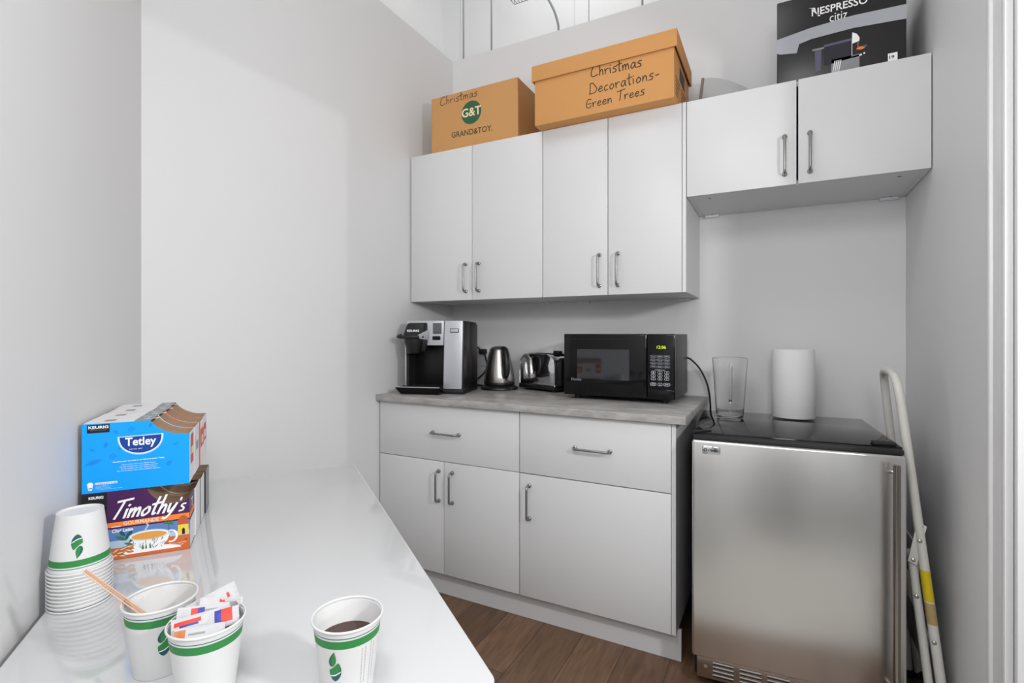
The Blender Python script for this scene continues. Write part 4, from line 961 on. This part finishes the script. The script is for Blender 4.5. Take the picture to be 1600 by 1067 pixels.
def art_latte(b):
    fpoly(b, [(0.0, 0.02), (0.22, 0.02), (0.22, 0.995), (0.0, 0.995)], LBLACK)
    ftext(b, 'KEURIG', 0.06, 0.19, 0.915, 0.955, WHITEP, 2, 0.03)
    fpoly(b, [(0.22, 0.0), (1.0, 0.0), (1.0, 0.45), (0.22, 0.45)], SKY)
    fpoly(b, [(0.22, 0.12), (1.0, 0.12), (1.0, 0.30), (0.22, 0.27)], SKYL, 1.6)
    fpoly(b, [(0.22, 0.0), (1.0, 0.0), (1.0, 0.225), (0.72, 0.225), (0.55, 0.16), (0.22, 0.17)], TERRA, 2.2)
    fpoly(b, [(0.22, 0.475), (1.0, 0.475), (1.0, 0.555), (0.56, 0.55), (0.22, 0.545)], ORANGE, 2.2)
    fpoly(b, [(0.26, 0.475), (0.345, 0.475), (0.345, 0.487), (0.26, 0.487)], WHITEP, 3)
    ftext(b, 'GOURMANDE', 0.37, 0.70, 0.487, 0.542, CREAM, 3.4, 0.03)
    ftext(b, 'Chai Latte', 0.265, 0.46, 0.395, 0.445, WHITEP, 3.4, 0.03)
    # hut
    fpoly(b, [(0.885, 0.235), (0.99, 0.235), (0.99, 0.40), (0.885, 0.40)], YEL, 3); fpoly(b, [(0.875, 0.385), (0.998, 0.385)]+ell(0.937, 0.39, 0.055, 0.135, 0, PI, 14), BRICKR, 3.6)
    fpoly(b, [(0.925, 0.235), (0.955, 0.235), (0.955, 0.31), (0.94, 0.335), (0.925, 0.31)], LBLACK, 3.6)
    b.ribbon([(0.80, 0.22), (0.795, 0.42)], 0.010, LEAFG, lambda x, y: FA(x, y, 2.8))
    for an in (-0.4, 0.2, 0.8, 1.6, 2.3, 2.9): fpoly(b, leafp(0.795+0.03*math.cos(an), 0.425+0.03*math.sin(an), 0.065, 0.007, an), LEAFG, 3)
    # cup and saucer
    fpoly(b, ell(0.60, 0.045, 0.32, 0.085, 0.05, PI-0.05), WHITEP, 3.2)
    fpoly(b, ell(0.61, 0.30, 0.195, 0.245, PI, 2*PI), WHITEP, 4); fpoly(b, ell(0.61, 0.30, 0.195, 0.078), SKYL, 4.6); fpoly(b, ell(0.61, 0.298, 0.182, 0.068), WHITEP, 5.2); fpoly(b, ell(0.61, 0.292, 0.168, 0.056), mat('print_latte', rgb(226, 160, 76), 0.4, noise=0.05), 5.8)
    hp = ell(0.82, 0.235, 0.055, 0.085, -1.9, 1.9, 16); b.ribbon(hp, 0.022, WHITEP, lambda x, y: FA(x, y, 4.2))
    rnd = random.Random(3)
    for i in range(34):
        x = rnd.uniform(0.45, 0.77); y = rnd.uniform(0.09, 0.21); b.ribbon([(x, y), (x+rnd.uniform(-0.015, 0.02), y+rnd.uniform(0.01, 0.04))], 0.006, INKG if i % 3 else SKY, lambda p, q: FA(p, q, 6.2))
    for x in (0.55, 0.58, 0.62): fpoly(b, [(x-0.010, 0.10), (x+0.010, 0.10), (x, 0.19)], LEAFG, 6.6)
    b.ribbon([(0.59, 0.33), (0.575, 0.39), (0.60, 0.44), (0.585, 0.475)], 0.018, SKYL, lambda x, y: FA(x, y, 3))
    # leaves, nuts
    for (cx, cy, L_, w, an, m_) in ((0.35, 0.30, 0.12, 0.020, -0.5, LEAFG), (0.42, 0.34, 0.12, 0.022, 1.0, TEAL), (0.45, 0.27, 0.11, 0.018, 0.9, LEAFG), (0.36, 0.37, 0.09, 0.018, -0.9, TEAL), (0.42, 0.205, 0.10, 0.014, -0.3, LEAFG)): fpoly(b, leafp(cx, cy, L_, w, an), m_, 4)
    for (cx, cy, an) in ((0.37, 0.14, 0.3), (0.42, 0.105, -0.4), (0.34, 0.085, 0.2), (0.42, 0.16, 0.1), (0.36, 0.04, -0.2), (0.30, 0.12, 0.6)):
        fpoly(b, leafp(cx, cy, 0.10, 0.024, an), NUT, 4.6); fpoly(b, leafp(cx, cy+0.006, 0.075, 0.006, an), CREAM, 5.2)
    ftext(b, 'Keurig compatible', 0.80, 0.97, 0.105, 0.125, WHITEP, 4); ftext(b, '24 dosettes', 0.80, 0.94, 0.08, 0.097, WHITEP, 4)
    for i in range(3): fpoly(b, ell(0.965, 0.155-i*0.0, 0.012, 0.016), INKG, 4)
    # script name, follows the torn opening at its end
    P0 = FA(0.255, 0.60, 5)
    script(b, "Timothy", P0, (0.60*PW, 0, 0.0), (0, 0, 0.25*PH), WHITEP, 0.125, shear=0.40, gap=0.03)
    script(b, "'s", FA(0.875, 0.60, 5), (0.07*PW, 0, 0.0), (0, 0, 0.20*PH), WHITEP, 0.12, shear=0.3, gap=0.03)
def art_side(m1, m2):
    def f_(b):
        x = PW+0.0004; D = PD
        b.poly([(x, 0.10*D, 0.30*PH), (x, 0.85*D, 0.30*PH), (x, 0.85*D, 0.62*PH), (x, 0.10*D, 0.62*PH)], m1)
        b.poly([(x+0.0002, 0.25*D, 0.36*PH), (x+0.0002, 0.7*D, 0.36*PH), (x+0.0002, 0.7*D, 0.50*PH), (x+0.0002, 0.25*D, 0.50*PH)], m2)
    return f_
def both(f1, f2):
    def f_(b): f1(b); f2(b)
    return f_
def latte_side(b):
    x = PW+0.0004; D = PD
    b.poly([(x, 0.02*D, 0.47*PH), (x, 0.98*D, 0.47*PH), (x, 0.98*D, 0.55*PH), (x, 0.02*D, 0.55*PH)], ORANGE)
    b.text('T', (x+0.0002, 0.3*D, 0.58*PH), (0, 0.3*D, 0), (0, 0, 0.14*PH), WHITEP, 0.03)
    b.poly([(x, 0.02*D, 0.01*PH), (x, 0.98*D, 0.01*PH), (x, 0.98*D, 0.42*PH), (x, 0.02*D, 0.42*PH)], CARTW)
def tea_side(b):
    x = PW+0.0004; D = PD
    b.poly([(x, 0.25*D, 0.26*PH), (x, 0.75*D, 0.26*PH), (x, 0.75*D, 0.72*PH), (x, 0.25*D, 0.72*PH)], REDP); b.poly([(x+0.0002, 0.3*D, 0.40*PH), (x+0.0002, 0.7*D, 0.40*PH), (x+0.0002, 0.7*D, 0.52*PH), (x+0.0002, 0.3*D, 0.52*PH)], CREAM)
pod_carton('opened purple chai latte pod carton, front of the lower row behind the cups', 0, 0, 'b', PURPLE, PURPLE, PURPLE, PURPLE, both(art_latte, latte_side))
pod_carton('opened white pod carton right behind the purple one in the lower row', 1, 0, 'b', CARTW, CARTW, CARTW, CARTG, None, dx=0.003)
pod_carton('opened dark-edged pod carton, third from the front in the lower row', 2, 0, 'a', LBLACK, CARTW, CARTW, CARTG, None, dx=0.004)
pod_carton('opened black and white pod carton at the far end of the lower row', 3, 0, 'a', LBLACK, CARTG, CARTW, CARTG, None, dx=0.007)
pod_carton('opened bright blue tea pod carton, front of the upper row', 0, 1, 'a', BLUE, CARTW, CARTW, CARTG, both(art_tea, tea_side))
pod_carton('opened pod carton with grey top directly behind the blue tea carton', 1, 1, 'a', CARTW, CARTW, CARTW, CARTG, art_side(CARTW, CARTG), dx=0.001)
pod_carton('opened red-edged pod carton, third from the front in the upper row', 2, 1, 'a', REDP, CARTW, CARTW, CARTG, art_side(REDP, CREAM), dx=0.003)
pod_carton('opened pod carton at the far end of the upper row', 3, 1, 'a', CARTW, CARTW, CARTW, CARTG, art_side(REDP, CARTW), dx=0.001)
